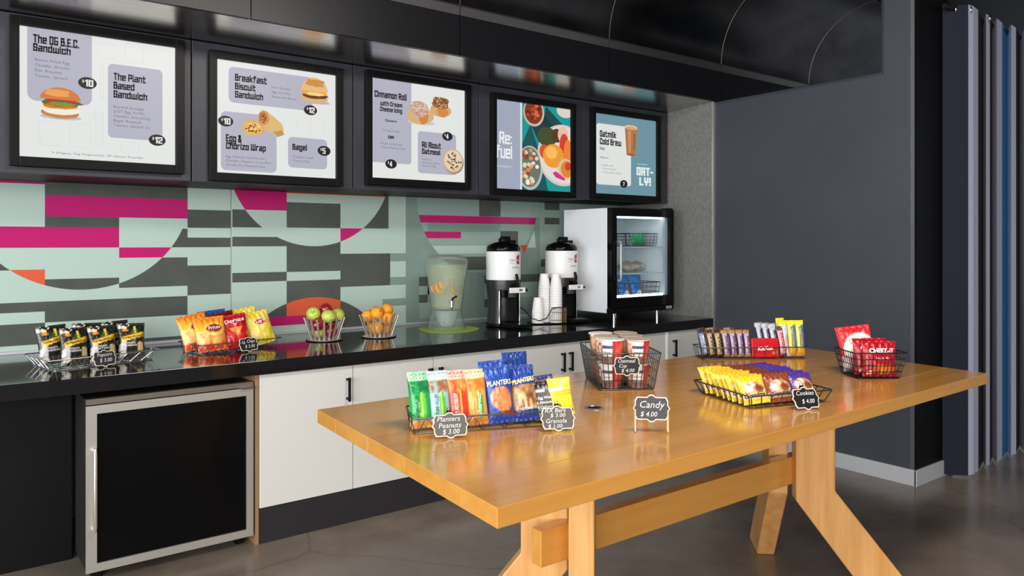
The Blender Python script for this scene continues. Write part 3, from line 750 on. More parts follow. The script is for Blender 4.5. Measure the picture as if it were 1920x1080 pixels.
# ------------------------------------------------------------------ trestle table
TQ = [(.990, 1.360), (3.776, 1.426), (3.890, 2.590), (1.068, 2.548)]      # near-left, near-right, far-right, far-left
def tq(u, v):
    a = [TQ[0][i] + (TQ[1][i] - TQ[0][i]) * u for i in (0, 1)]; b = [TQ[3][i] + (TQ[2][i] - TQ[3][i]) * u for i in (0, 1)]
    return (a[0] + (b[0] - a[0]) * v, a[1] + (b[1] - a[1]) * v)
tb = thing('trestle_table', 'long golden oak trestle table with splayed legs, loaded with snack baskets', 'table', (2.4, 1.95, 0))
ti = Matrix.Translation((-2.4, -1.95, 0))
cuts = [0, .155, .40, .62, .85, 1.0]
for a, b in zip(cuts[:-1], cuts[1:]):
    e = .0006
    poly = [tq(0, a + (e if a else 0)), tq(1, a + (e if a else 0)), tq(1, b - (e if b < 1 else 0)), tq(0, b - (e if b < 1 else 0))]
    MB().prism(poly, .853, .900).build('board', M_wood, tb, bevel=.0015).data.transform(ti)
def table_leg(vx, vy, dx, dy):
    # flat leg in the vertical plane through (vx, vy) along the diagonal (dx, dy): post above, splayed foot below the kink
    prof = [(-.005, .853), (-.005, .388), (.285, 0), (.495, 0), (.156, .436), (.156, .853)]
    m = MB()
    d = Vector((dx, dy, 0)).normalized(); nrm = Vector((-d.y, d.x, 0))
    n = len(prof); th = .041
    vs = [tuple(Vector((vx, vy, 0)) + d * p[0] + nrm * t + Vector((0, 0, p[1]))) for t in (-th, th) for p in prof]
    fs = [tuple(range(n)), tuple(range(2 * n - 1, n - 1, -1))] + [(i, (i + 1) % n, n + (i + 1) % n, n + i) for i in range(n)]
    m.add(vs, fs)
    o = m.build('leg', M_woodv, tb, bevel=.006); o.data.transform(ti)
table_leg(1.715, 1.868, -1, -1); table_leg(1.715, 1.950, -1, 1)
table_leg(2.950, 1.868, 1, -1); table_leg(2.950, 1.950, 1, 1)
MB().box(1.545, 3.06, 1.884, 1.934, .442, .560).build('stretcher', M_wood, tb, bevel=.003).data.transform(ti)
g = MB().lathe([(.024, .9004), (.026, .9028), (.034, .9028), (.035, .9004)], 28).lathe([(.0, .9012), (.025, .9012)], 28, mi=1, cap=False)
tag(g.build('cable_grommet', [mat('grommet_grey', (150, 156, 170), .3, .6), M_black], smooth=40, recalc=False, loc=(1.865, 1.975, 0)), 'round grey cable grommet set into the tabletop', 'grommet')

# ------------------------------------------------------------------ wire baskets
def rr_path(l, w, z, r=.012, n=3): return [(p[0], p[1], z) for p in rrect_poly(-l / 2, -w / 2, l / 2, w / 2, r, n)]
def basket(label, loc, rz, bl, bw, rl, rw, h, style, wire=.0016, rim=.0028, m=None, nx=10, ny=5, group=None):
    m = m or M_wire
    t = thing('wire_basket', label, 'basket', loc, rz, group)
    MB().tube(rr_path(rl, rw, h), rim, 6, closed=True).build('rim', m, t, smooth=60)
    MB().tube(rr_path(bl, bw, rim), rim * .8, 6, closed=True).build('base_frame', m, t, smooth=60)
    k = MB()
    def P(side, s, q):          # side 0..3, s in -1..1 along it, q 0 base .. 1 rim
        l = bl + (rl - bl) * q; w = bw + (rw - bw) * q; z = rim + (h - rim) * q
        e = .97
        return [(s * l / 2 * e, -w / 2, z), (l / 2, s * w / 2 * e, z), (-s * l / 2 * e, w / 2, z), (-l / 2, -s * w / 2 * e, z)][side]
    for side in range(4):
        n = nx if side % 2 == 0 else ny
        if style == 'zigzag':
            pts = []
            for i in range(2 * n + 1): pts.append(P(side, -1 + i / n, i % 2))
            k.tube(pts, wire, 4)
        else:
            for i in range(n + 1):
                s = -1 + 2 * i / n; k.tube([P(side, s, 0), P(side, s, 1)], wire, 4)
            for q in ([.25, .5, .75] if style == 'grid' else []): k.tube([P(side, -1.02, q), P(side, 1.02, q)], wire, 4)
    for i in range(1, nx): k.tube([(-bl / 2 + bl * i / nx, -bw / 2, rim), (-bl / 2 + bl * i / nx, bw / 2, rim)], wire, 4)
    for i in range(1, max(3, ny - 1)): y = -bw / 2 + bw * i / max(3, ny - 1); k.tube([(-bl / 2, y, rim + wire), (bl / 2, y, rim + wire)], wire, 4)
    tag(k.build('wire_lattice', m, t), kind='stuff')
    return t
def at(t, lx, ly, z=0.0):
    c, s = math.cos(t.rotation_euler.z), math.sin(t.rotation_euler.z)
    return (t.location.x + c * lx - s * ly, t.location.y + s * lx + c * ly, t.location.z + z)

# ------------------------------------------------------------------ chalkboard price signs
def plaque(w, h, k=1.0):
    # bracketed outline: scooped corners and a small point in the middle of each side
    hw, hh = w / 2, h / 2; c = .13 * h; q = []
    quad = [(hw * .12, -hh + .0), (hw * .24, -hh + .075 * h), (hw - c * 1.1, -hh + .075 * h), (hw - c, -hh + .10 * h), (hw - .10 * h, -hh + c * 1.25), (hw - .075 * h, -hh + c * 1.6), (hw - .075 * h, -hh * .24), (hw - .03 * h, -hh * .12)]
    right = [(0, -hh - .02 * h)] + quad + [(hw, 0)]
    up = [(p[0], -p[1]) for p in reversed(right[:-1])]
    left = [(-p[0], -p[1]) for p in right[1:]] 
    lo = [(-p[0], p[1]) for p in reversed(right[1:-1])]
    return [(p[0] * k, p[1] * k) for p in right + up + left + lo]
def sign(label, loc, rz, lean, w, h, lines, grey=False, stand=False, z0=0.0, group='chalkboard price signs', clip_on=True):
    t = thing('price_sign', label, 'sign', loc, rz, group)
    t.rotation_euler = (-lean, 0, rz)
    zc = z0 + h / 2 + .003
    e = 1.0
    pl = plaque(w, h)
    MB().prism([(p[0], p[1] + zc) for p in pl], -.0015, .0015, axis='Y').build('frame', M_cream, t)
    inner = [(p[0] * (1 - .055), p[1] * (1 - .085) + zc) for p in pl]
    fl = Flat().poly(inner, mat('chalkboard_glare', (92, 88, 82), .5) if grey else M_slateboard, 0)  # grey boards have the glare put into their colour
    fl.build('chalk_panel', t, loc=(0, -.0019, 0))
    tx = Flat()
    for (st, x, y, hh, ww) in lines: tx.text(st, x * w, y * h + zc, hh * h, M_chalk, 0, w=ww * w, shear=.22, align='C', bold=-.004)
    tx.build('lettering', t, loc=(0, -.0023, 0))
    if stand:
        for s in (-1, 1):
            k = MB().tube([(s * w * .44, -.004, .004), (s * w * .44, -.004, zc - h * .05)], .0026, 6)
            k.tube([(s * w * .44, -.004, .004), (s * w * .44, .035, .004)], .0026, 6); k.tube([(s * w * .44, .004, zc - h * .1), (s * w * .44, .035, .004)], .002, 6)
            k.build('stand_leg', mat('maple_clip', (214, 190, 150), .5), t, smooth=50)
    elif clip_on:
        MB().box(-.007, .007, .0016, .010, zc + h * .36, zc + h * .60).build('clip', M_black, t, bevel=.001)
        MB().tube([(-.004, .004, zc + h * .58), (-.006, .002, zc + h * .70), (.006, .002, zc + h * .70), (.004, .004, zc + h * .58)], .0011, 5).build('clip_wire', M_black, t)
    return t

# ------------------------------------------------------------------ bags and wrappers
def surf_fn(w, h, t, crimp=.055, seed=0, pinch=.06):
    def surf(u, v, side):
        vv = max(0.0, min(1.0, (v - crimp) / (1 - 2 * crimp)))
        pv = math.sin(math.pi * vv ** .82) ** .6 if 0 < vv < 1 else 0.0
        pu = max(0.0, 1 - abs(2 * u) ** 2.6) ** .75
        y = t / 2 * pv * pu
        wr = (1 - pv) * pu * t * .10 * (math.sin(u * 34 + seed) + .6 * math.sin(u * 57 + seed * 2))
        wr += .05 * t * pu * pv * (vnoise(u * 7 + seed, v * 6, seed) - .5) * 2
        y = side * (y + .0004) + (wr if pv < .02 else side * wr)
        x = u * w * (1 - pinch * pv)
        z = v * h
        if v < .001 or v > .999: z += 0
        return (x, y, z)
    return surf
BAGS = {}
def bag_kind(key, name, w, h, t, colf, back, prints=(), seed=1, nu=26, nv=36, m=None, crimp=.055, pinch=.06):
    """prints: (text, u, v, cap height m, width m, rgb, rot, shear, bold)"""
    S = surf_fn(w, h, t, crimp, seed, pinch)
    vs, fs, cs = [], [], []
    for side in (-1, 1):
        for j in range(nv + 1):
            for i in range(nu + 1):
                u, v = -.5 + i / nu, j / nv
                vs.append(S(u, v, side)); cs.append(lin(colf(u, v) if side < 0 else back(u, v)) + (1.0,))
    k = (nu + 1) * (nv + 1)
    def I(s, i, j): return s * k + j * (nu + 1) + i
    for j in range(nv):
        for i in range(nu):
            fs.append((I(0, i, j), I(0, i + 1, j), I(0, i + 1, j + 1), I(0, i, j + 1)))
            fs.append((I(1, i, j), I(1, i, j + 1), I(1, i + 1, j + 1), I(1, i + 1, j)))
    for j in range(nv):
        fs.append((I(0, 0, j), I(0, 0, j + 1), I(1, 0, j + 1), I(1, 0, j))); fs.append((I(0, nu, j), I(1, nu, j), I(1, nu, j + 1), I(0, nu, j + 1)))
    for i in range(nu):
        fs.append((I(0, i, 0), I(1, i, 0), I(1, i + 1, 0), I(0, i + 1, 0))); fs.append((I(0, i, nv), I(0, i + 1, nv), I(1, i + 1, nv), I(1, i, nv)))
    me = bpy.data.meshes.new(name); me.from_pydata(vs, [], fs); me.materials.append(m or M_foil)
    at_ = me.color_attributes.new('Col', 'FLOAT_COLOR', 'POINT')
    at_.data.foreach_set('color', [q for c in cs for q in c])
    me.shade_smooth(); me.update()
    pm = None
    if prints:
        fl = Flat()
        for p in prints:
            st, u, v, ch, ww, rgb = p[:6]; rot = p[6] if len(p) > 6 else 0.0; sh = p[7] if len(p) > 7 else 0.0; bd = p[8] if len(p) > 8 else .01
            fl.text(st, u * w, v * h, ch, ink(rgb), 1, w=ww, rot=rot, shear=sh, align='C', bold=bd)
        def mp(x, z, l):
            q = S(max(-.49, min(.49, x / (w * (1 - pinch * .8)))), max(0, min(1, z / h)), -1)
            return (q[0], q[1] - .0022, q[2])
        o = fl.build('lettering', mapf=mp); pm = o.data; bpy.data.objects.remove(o)
    # stitched seals along the top and bottom edge, ribbed
    sm = MB()
    for z0, z1 in ((h * (1 - crimp * .8), h),):
        nr = max(8, int(w / .004)); 
        for i in range(nr):
            x0 = -w / 2 + w * i / nr; x1 = x0 + w / nr * .5
            sm.add([(x0, -.0016, z0), (x1, -.0016, z0), (x1, -.0016, z1), (x0, -.0016, z1)], [(0, 1, 2, 3)])
    c0 = colf(0, .99)
    BAGS[key] = (w, name, me, pm, sm.mesh('top_seal', ink(tuple(int(max(0, min(255, q * .9 + 16))) for q in c0), .3), recalc=False))
def bag(key, label, cat, loc, rz, lean=0.0, roll=0.0, group=None, scale=1.0, seal=True):
    w, name, me, pm, sm = BAGS[key]
    loc = (loc[0], loc[1], loc[2] + abs(math.sin(roll)) * w * scale * .5)      # a tilted bag stands on its lower corner
    o = link(name, me, None, loc, (-lean, roll, rz)); tag(o, label, cat, group)
    if scale != 1.0: o.scale = (scale,) * 3
    if pm: link('lettering', pm, o)
    if seal: link('top_seal', sm, o)
    return o
def inell(u, v, cu, cv, ru, rv): return ((u - cu) / ru) ** 2 + ((v - cv) / rv) ** 2 < 1
def flat_back(c): return lambda u, v: c

def c_popcorn(u, v):
    c = (36, 34, 33)
    n = vnoise(u * 9 + 3, v * 8, 4)
    if v > .80 and n > .62: c = (226, 222, 206)
    if u < -.25 and v < .55 and n > .6: c = (190, 184, 190)
    if inell(u, v, -.24, .80, .11, .05): c = (232, 150, 30)
    if inell(u, v, .10, .80, .055, .10): c = (226, 186, 60)
    if inell(u, v, .17, .77, .05, .07) or inell(u, v, .03, .77, .05, .06): c = (70, 120, 44)
    if abs(v - (.605 + .17 * u)) < .068 and -.42 < u < .46: c = (240, 190, 40)
    if .16 < u < .40 and .20 < v < .20 + .26 - .35 * abs(u - .27): c = (206, 184, 126)
    if v < .20 and inell(u, v, -.34, .12, .12, .07): c = (236, 230, 206)
    if v < .20 and u > -.2: c = mixc(c, (110, 104, 92), .55)
    return c
bag_kind('popcorn', 'popcorn_bag', .128, .175, .05, c_popcorn, flat_back((36, 34, 33)),
         [('Smartfood', 0, .575, .012, .098, (40, 30, 20), .13, .25, .01), ('WHITE', -.08, .40, .009, .040, (236, 234, 226)), ('CHEDDAR', -.08, .335, .009, .056, (236, 234, 226))], seed=3)
def c_fritos(u, v):
    c = mixc((250, 190, 60), (240, 130, 30), (v - .6) * 2.2)
    n = vnoise(u * 11, v * 9, 7)
    if v < .55: c = mixc((238, 96, 40), (250, 196, 96), n)
    if u < -.15 and v < .6: c = mixc(c, (252, 226, 150), .5)
    if v < .22: c = mixc((206, 50, 44), (244, 150, 80), n)
    if inell(u, v, .10, .62, .36, .20): c = (252, 206, 84)
    if inell(u, v, .10, .64, .27, .12): c = (196, 44, 50)
    if inell(u, v, .10, .65, .24, .085): c = (120, 52, 78)
    return c
bag_kind('fritos', 'chip_bag', .160, .185, .06, c_fritos, flat_back((230, 120, 40)), [('Fritos', .10, .615, .018, .062, (250, 236, 214), .05, .15, .02)], seed=5)
def c_doritos(u, v):
    c = (206, 26, 44); n = vnoise(u * 8, v * 8, 9)
    c = mixc(c, (150, 10, 30), (n - .5) * 1.4)
    if v < .45 and n > .6 and u > .1: c = (226, 110, 40)
    tv = (v - .33) / .27
    if 0 < tv < 1 and abs(u - .0) < .30 * tv * .9: c = (240, 146, 50)
    return c
bag_kind('doritos', 'chip_bag', .150, .185, .055, c_doritos, flat_back((170, 20, 36)), [('Doritos', .02, .755, .020, .105, (246, 240, 236), .05, .1, .03), ('v', .0, .66, .018, .03, (240, 236, 232), 0, 0, .02)], seed=6)
bag_kind('darkred', 'chip_bag', .150, .185, .05, lambda u, v: mixc((140, 18, 30), (96, 14, 26), vnoise(u * 9, v * 9, 3)), flat_back((120, 16, 28)), seed=8)
bag_kind('bluechip', 'chip_bag', .150, .195, .05, lambda u, v: (20, 92, 160) if v > .35 else mixc((20, 92, 160), (230, 190, 110), vnoise(u * 9, v * 9, 3)), flat_back((20, 92, 160)), seed=9)
def c_lays(u, v):
    n = vnoise(u * 8 + 2, v * 8, 13)
    c = mixc((238, 206, 44), (252, 232, 130), n)
    if v < .32: c = mixc((228, 190, 30), (252, 238, 160), n)
    if u < -.25 and v < .6: c = mixc(c, (236, 200, 150), .4)
    if inell(u, v, .05, .66, .28, .10): c = (250, 240, 200)
    if inell(u, v, .05, .66, .24, .08): c = (214, 40, 44)
    return c
bag_kind('lays', 'chip_bag', .155, .190, .058, c_lays, flat_back((238, 206, 60)), [("Lay's", .05, .635, .016, .056, (250, 246, 240), .05, .2, .03)], seed=11)

# granola bars, nut bags, protein bars
def granola(base, dark, label_c, tip=(226, 236, 222)):
    def f(u, v):
        c = base; n = vnoise(u * 6 + 1, v * 12, 5)
        if v > .90: c = mixc(tip, base, n * .7)
        elif v > .66: c = mixc(base, dark, n * 1.2)
        if v < .16: c = mixc((150, 86, 40), (210, 150, 80), n)
        if inell(u, v, .12, .40, .17, .27): c = label_c
        if inell(u, v, .05, .44, .05, .24): c = (226, 220, 80)
        return c
    return f
for key, base, dark, lc in (('bar_green', (36, 158, 82), (16, 112, 60), (96, 190, 70)), ('bar_oat', (150, 190, 200), (150, 92, 56), (82, 176, 70)), ('bar_red', (206, 72, 44), (236, 150, 70), (214, 60, 40)), ('bar_orange', (236, 160, 70), (196, 110, 50), (44, 150, 70))):
    bag_kind(key, 'granola_bar', .066, .165, .024, granola(base, dark, lc), flat_back(base), [('NATURE VALLEY', -.10 if key != 'bar_orange' else .16, .40, .011, .078, (238, 240, 228) if key in ('bar_red', 'bar_orange') else (20, 96, 50), math.pi / 2, 0, .015)], seed=14, nu=16)
def c_planters(u, v):
    c = (36, 70, 160); n = vnoise(u * 9, v * 9, 21)
    if v > .78 and n > .66: c = (92, 124, 196)
    if inell(u, v, .02, .44, .40, .20): c = mixc((240, 232, 214), (200, 110, 60), n * 1.5)
    if inell(u, v, .12, .34, .30, .16): c = mixc((176, 98, 48), (226, 160, 96), n)
    if .12 < v < .20 and u > 0: c = (146, 50, 44)
    return c
bag_kind('nuts', 'nut_bag', .090, .185, .036, c_planters, flat_back((36, 70, 160)), [('PLANTERS', .02, .655, .015, .080, (244, 232, 180), .04, .1, .03)], seed=17)
def c_planters2(u, v):
    c = (34, 62, 146); n = vnoise(u * 9 + 4, v * 9, 27)
    if .22 < v < .66: c = mixc((110, 56, 42), (226, 190, 120), n * 1.2)
    if .70 < v < .74: c = (200, 170, 60)
    return c
bag_kind('nuts2', 'nut_bag', .085, .180, .036, c_planters2, flat_back((34, 62, 146)), [('PLANTERS', .04, .69, .014, .074, (246, 226, 150), .12, .1, .03), ('NUT MIX', .02, .20, .008, .04, (236, 236, 240))], seed=18)
bag_kind('nuts_back', 'nut_bag', .088, .215, .03, lambda u, v: (24, 58, 130) if v > .8 else mixc((36, 70, 160), (120, 150, 210), (vnoise(u * 9, v * 14, 3) - .5) * 2), flat_back((30, 64, 150)), seed=19)
def c_rx(base, top):
    def f(u, v):
        c = base
        if v > .84: c = top
        if .70 < v < .80 and u < .05: c = (236, 236, 236)
        return c
    return f
bag_kind('protein_dark', 'protein_bar', .078, .125, .022, c_rx((96, 92, 88), (26, 24, 24)), flat_back((80, 76, 72)), [('3 Egg Whites', .0, .52, .009, .062, (240, 240, 238)), ('6 Almonds', -.04, .40, .009, .05, (240, 240, 238)), ('4 Cashews', -.04, .28, .009, .05, (240, 240, 238)), ('No B.S.', -.08, .16, .008, .036, (240, 240, 238))], seed=22, nu=14, nv=30)
bag_kind('protein_yellow', 'protein_bar', .078, .125, .022, lambda u, v: (238, 150, 60) if (.55 < v < .57 or .63 < v < .65) and u > -.3 else ((248, 246, 220) if .66 < v < .74 and u < .1 else (242, 226, 60)), flat_back((242, 226, 60)), [('8', -.15, .22, .012, .01, (60, 50, 20))], seed=23, nu=14, nv=30)
bag_kind('protein_purple', 'protein_bar', .078, .125, .02, lambda u, v: (62, 60, 126) if v > .5 else (120, 90, 84), flat_back((62, 60, 126)), seed=24, nu=14)
bag_kind('protein_brown', 'protein_bar', .078, .118, .02, lambda u, v: (104, 76, 70), flat_back((104, 76, 70)), seed=25, nu=14)

# cookies
def cookie(base, light):
    def f(u, v):
        n = vnoise(u * 7 + 2, v * 8, 31); c = mixc(base, light, (n - .35) * .9)
        if inell(u, v, .02, .46, .40, .30): c = mixc((246, 232, 214), (196, 120, 70), n * 1.3)
        if inell(u, v, -.22, .50, .13, .13): c = (248, 240, 226)
        if inell(u, v, .18, .48, .18, .16): c = mixc((176, 104, 58), (120, 64, 36), n)
        if .17 < v < .33: c = mixc((240, 226, 214), base, .35)
        return c
    return f
for key, b, l in (('cookie_yellow', (244, 196, 44), (252, 230, 120)), ('cookie_brown', (134, 62, 36), (176, 92, 56)), ('cookie_purple', (82, 54, 140), (120, 88, 176))):
    bag_kind(key, 'cookie_packet', .112, .108, .026, cookie(b, l), flat_back(b), [("Grandma's", .0, .21, .015, .098, (46, 34, 34), .04, .2, .02)], seed=33, nu=20, nv=22, crimp=.09)
# candy bars
def candy(c1, c2, tip):
    def f(u, v):
        n = vnoise(u * 5, v * 16, 41); c = mixc(c1, c2, n)
        if abs(u) > .34: c = (70, 34, 28)
        if v > .88 or v < .08: c = mixc(tip, (30, 20, 20), n * .5)
        return c
    return f
for key, c1, c2, tip, tc, st in (('candy_beige', (206, 176, 120), (150, 150, 110), (70, 36, 30), (90, 50, 30), 'TWIX'), ('candy_lilac', (206, 178, 206), (176, 146, 186), (196, 150, 90), (52, 40, 116), 'SNICKERS'), ('candy_blue', (150, 180, 206), (96, 110, 160), (60, 40, 44), (240, 244, 248), 'MILKY WAY'),
                              ('candy_silver', (206, 210, 224), (170, 178, 200), (220, 222, 230), (60, 70, 120), 'MOUNDS'), ('candy_pink', (230, 150, 150), (214, 190, 196), (120, 70, 60), (176, 30, 50), 'PAYDAY')):
    bag_kind(key, 'candy_bar', .036, .140, .020, candy(c1, c2, tip), flat_back((74, 40, 34)), [(st, .0, .46, .013, .088, tc, -math.pi / 2, 0, .02)], seed=43, nu=10, nv=26, crimp=.05)
def c_yellowbar(u, v):
    n = vnoise(u * 6, v * 14, 51)
    if v > .86: return mixc((206, 206, 20), (240, 236, 70), n)
    if v < .26: return mixc((190, 170, 30), (226, 150, 60), n)
    return mixc((226, 214, 70), (240, 234, 140), n) if u < .08 else mixc((40, 110, 160), (90, 150, 186), n)
bag_kind('candy_yellow', 'candy_bar', .043, .185, .022, c_yellowbar, flat_back((220, 206, 40)), [('BUTTERFINGER', -.18, .55, .010, .10, (150, 60, 30), -math.pi / 2, 0, .02)], seed=45, nu=14, nv=26, crimp=.05)
bag_kind('candy_clear', 'candy_bar', .043, .185, .022, lambda u, v: (222, 218, 30) if v > .86 else (mixc((196, 150, 150), (230, 210, 206), vnoise(u * 6, v * 9, 3)) if .2 < v < .6 and u > 0 else mixc((190, 204, 222), (226, 230, 236), vnoise(u * 8, v * 9, 5))), flat_back((200, 210, 224)), seed=46, nu=14, nv=26, crimp=.05)
# crackers
def c_cheez(u, v):
    n = vnoise(u * 9, v * 9, 61); c = mixc((206, 22, 40), (170, 14, 34), n)
    if v < .36 and inell(u, v, .08, .22, .36, .15): c = mixc((236, 150, 50), (196, 70, 40), n * 1.4)
    if inell(u, v, -.33, .12, .08, .06): c = (236, 226, 180)
    if .66 < v < .80 and -.36 < u < .38: c = (140, 16, 30)
    return c
bag_kind('cheez', 'cracker_bag', .160, .155, .05, c_cheez, flat_back((190, 20, 38)), [('CHEEZ-IT', .02, .665, .020, .112, (250, 246, 240), 0, .0, .04), ('Snack Mix', .02, .50, .009, .064, (250, 236, 230))], seed=63)
def c_redwhite(u, v):
    c = (222, 52, 56)
    if v > .84: c = (206, 34, 44)
    if inell(u, v, .10, .40, .52, .42): c = (240, 238, 224)
    if v < .34: c = mixc((236, 236, 232), (150, 50, 90), (vnoise(u * 8, v * 8, 71) - .3) * 1.5)
    if abs(v - (.66 + .05 * math.sin(u * 50))) < .012 and -.2 < u < .4: c = (50, 40, 40)
    return c
bag_kind('redwhite', 'snack_bag', .150, .200, .05, c_redwhite, flat_back((222, 52, 56)), seed=66)

# ------------------------------------------------------------------ popcorn basket on the counter
CT = .910
TT = .900
pb = basket('shallow silver wire tray of black popcorn bags at the counter\'s left end', (.600, 4.155, CT), R(12), .44, .29, .50, .34, .050, 'zigzag', m=mat('bright_wire', (176, 178, 180), .3, .9), nx=8, ny=5, group='wire baskets on the counter')
front = ['leftmost', 'middle', 'rightmost']
for i, lx in enumerate((-.105, .022, .150)):
    bag('popcorn', 'black popcorn bag, %s in the front row of its tray' % front[i], 'popcorn bag', at(pb, lx, -.075, .006), R(12 - 6 * (i - 1)), R(13), R([2, -1, 2][i]), 'black popcorn bags in the counter tray')
for i, lx in enumerate((-.170, -.030, .108)):
    bag('popcorn', 'black popcorn bag, %s from the left in the back row of its tray' % ordinal(i), 'popcorn bag', at(pb, lx, -.006, .010), R([16, 10, 12][i]), R(9), R([-3, 2, -2][i]), 'black popcorn bags in the counter tray', 1.03)
sign('small chalkboard sign in front of the popcorn tray', at(pb, -.020, -.200, 0), R(16), R(18), .108, .078, [('Popcorn', 0, .12, .22, .6), ('$ 3.00', .03, -.22, .22, .5)])

# ------------------------------------------------------------------ chip basket
cb = basket('dark wire basket of colourful chip bags on the counter', (1.265, 4.195, CT), R(11), .42, .23, .46, .27, .055, 'zigzag', nx=8, ny=4, group='wire baskets on the counter')
bag('fritos', 'orange corn chip bag in the front of the chip basket', 'chip bag', at(cb, -.135, -.075, .006), R(2), R(18), R(-4), 'chip bags in the counter basket')
bag('fritos', 'orange corn chip bag tucked behind another orange one', 'chip bag', at(cb, -.172, -.002, .008), R(14), R(16), R(-9), 'chip bags in the counter basket', 1.02)
bag('doritos', 'bright red tortilla chip bag with an orange triangle', 'chip bag', at(cb, .010, -.070, .006), R(4), R(18), R(-7), 'chip bags in the counter basket')
bag('darkred', 'dark red chip bag behind the bright red one', 'chip bag', at(cb, -.025, -.004, .010), R(10), R(15), R(-7), 'chip bags in the counter basket', 1.03)
bag('bluechip', 'blue chip bag at the back of the chip basket', 'chip bag', at(cb, -.050, .056, .012), R(10), R(12), R(-4), 'chip bags in the counter basket', 1.02)
bag('lays', 'yellow potato chip bag in front, at the basket\'s right end', 'chip bag', at(cb, .165, -.060, .006), R(8), R(20), R(-10), 'chip bags in the counter basket')
bag('lays', 'yellow potato chip bag standing behind another yellow one', 'chip bag', at(cb, .120, .018, .012), R(8), R(14), R(-8), 'chip bags in the counter basket', 1.04)
sign('black chalkboard sign clipped to the chip basket', at(cb, .022, -.162, 0), R(14), R(20), .112, .078, [('Lg. Chips', 0, .10, .22, .68), ('$ 3.00', .04, -.24, .22, .5)])

# ------------------------------------------------------------------ fruit
def fruit_mesh(name, r, kind):
    m = MB()
    n = 14; pr = []
    for i in range(n + 1):
        a = -math.pi / 2 + math.pi * i / n
        rr = r * math.cos(a); zz = r * math.sin(a)
        if kind == 'apple':
            rr *= 1 + .05 * math.sin(a); zz = zz * .94
            d = max(0, 1 - rr / (r * .42)); zz -= math.copysign(d * d * r * .34, zz)
        pr.append((max(rr, 0), zz))
    m.lathe(pr, 22, cap=False)
    return m
M_gapple = noise_mat('green_apple_skin', (176, 196, 62), (204, 214, 104), (1, 1, 2), 9, (.2, .3), coat=.3)
M_rapple = noise_mat('red_apple_skin', (124, 14, 26), (176, 34, 40), (4, 4, 1), 9, (.2, .3), coat=.4)
M_orange = noise_mat('orange_peel', (240, 146, 24), (250, 170, 48), (1, 1, 1), 60, (.35, .45), bump=.25)
M_stem = mat('fruit_stem', (74, 56, 30), .7)
def fruit_basket(label, loc):
    t = thing('fruit_basket', label, 'basket', loc, 0, 'steel bar fruit baskets')
    MB().lathe([(.001, .0), (.104, .0), (.107, .003), (.107, .005), (.001, .005)], 40).build('base_mat', M_black, t, smooth=30)
    MB().lathe([(.001, .005), (.098, .005), (.099, .008), (.001, .008)], 40).build('base', M_steel, t, smooth=30)
    n = 18; me = None
    for i in range(n):
        a = 2 * math.pi * (i + .3) / n
        if me is None:
            b = MB(); b.M = Matrix.Identity(4)
            x0, x1 = .077, .119
            b.add([(x0 - .002, -.0056, .008), (x0 + .002, -.0056, .008), (x0 + .002, .0056, .008), (x0 - .002, .0056, .008), (x1 - .002, -.0056, .135), (x1 + .002, -.0056, .135), (x1 + .002, .0056, .135), (x1 - .002, .0056, .135)],
                  [(0, 3, 2, 1), (4, 5, 6, 7), (0, 1, 5, 4), (1, 2, 6, 5), (2, 3, 7, 6), (3, 0, 4, 7)])
            me = b.mesh('bar', M_steel)
        link('bar', me, t, rot=(0, 0, a))
    return t
ab = fruit_basket('steel bar basket filled with red and green apples', (1.828, 4.258, CT))
ob = fruit_basket('steel bar basket filled with oranges', (2.160, 4.208, CT))
GA = fruit_mesh('apple', .0425, 'apple').mesh('apple', M_gapple, 60, recalc=True)
RA = fruit_mesh('apple', .040, 'apple').mesh('apple', M_rapple, 60, recalc=True)
OR_ = fruit_mesh('orange', .039, 'orange').mesh('orange', M_orange, 60, recalc=True)
st = MB().tube([(0, 0, 0), (.001, .001, .012), (.004, .002, .022)], .0014, 5).mesh('stem', M_stem)
nv_ = MB().lathe([(.0, .0), (.004, .0008), (.0045, 0)], 8, cap=False).mesh('navel', M_stem)
def fruit(me, name, label, cat, t, dx, dy, z, rot, group, r):
    # camera-side right and depth axes keep the pile readable: dx along the counter, dy away from it
    o = link(name, me, None, (t.location.x + dx, t.location.y + dy, t.location.z + z), rot); tag(o, label, cat, group)
    if cat == 'apple': link('stem', st, o, (0, 0, r * .60))
    else: link('navel', nv_, o, (0, 0, r - .0004))
    return o
# right of the picture is (+.797, -.604), away is (+.604, +.797)
def rb(a, b): return (.797 * a + .604 * b, -.604 * a + .797 * b)
for me, lab, a, b, z, rot, r in ((GA, 'green apple at the upper left of the apple basket', -.0635, -.0068, .1555, (.9, -.5, 0), .045), (RA, 'dark red apple on top at the back of the pile', -.0021, .0411, .1796, (.2, .2, 0), .042),
                              (GA, 'green apple at the front, on top of the red one', .0362, -.0475, .1457, (.3, .3, 1), .045), (GA, 'green apple at the right edge of the apple basket', .0709, .0284, .1458, (.1, .3, 2), .045),
                              (RA, 'red apple low on the left, under the green one', -.0294, -.0529, .0976, (.3, -.2, 0), .042), (GA, 'green apple at the bottom left behind the bars', -.0403, .0127, .0505, (.2, 0, 0), .045),
                              (RA, 'red apple at the bottom centre behind the bars', .0401, -.0163, .0538, (.2, .2, 0), .042), (RA, 'red apple at the bottom right behind the bars', .0203, .0532, .0869, (.2, .2, 1), .042)):
    dx, dy = rb(a, b); fruit(me, 'apple', lab, 'apple', ab, dx, dy, z, rot, 'apples in the steel basket', r)
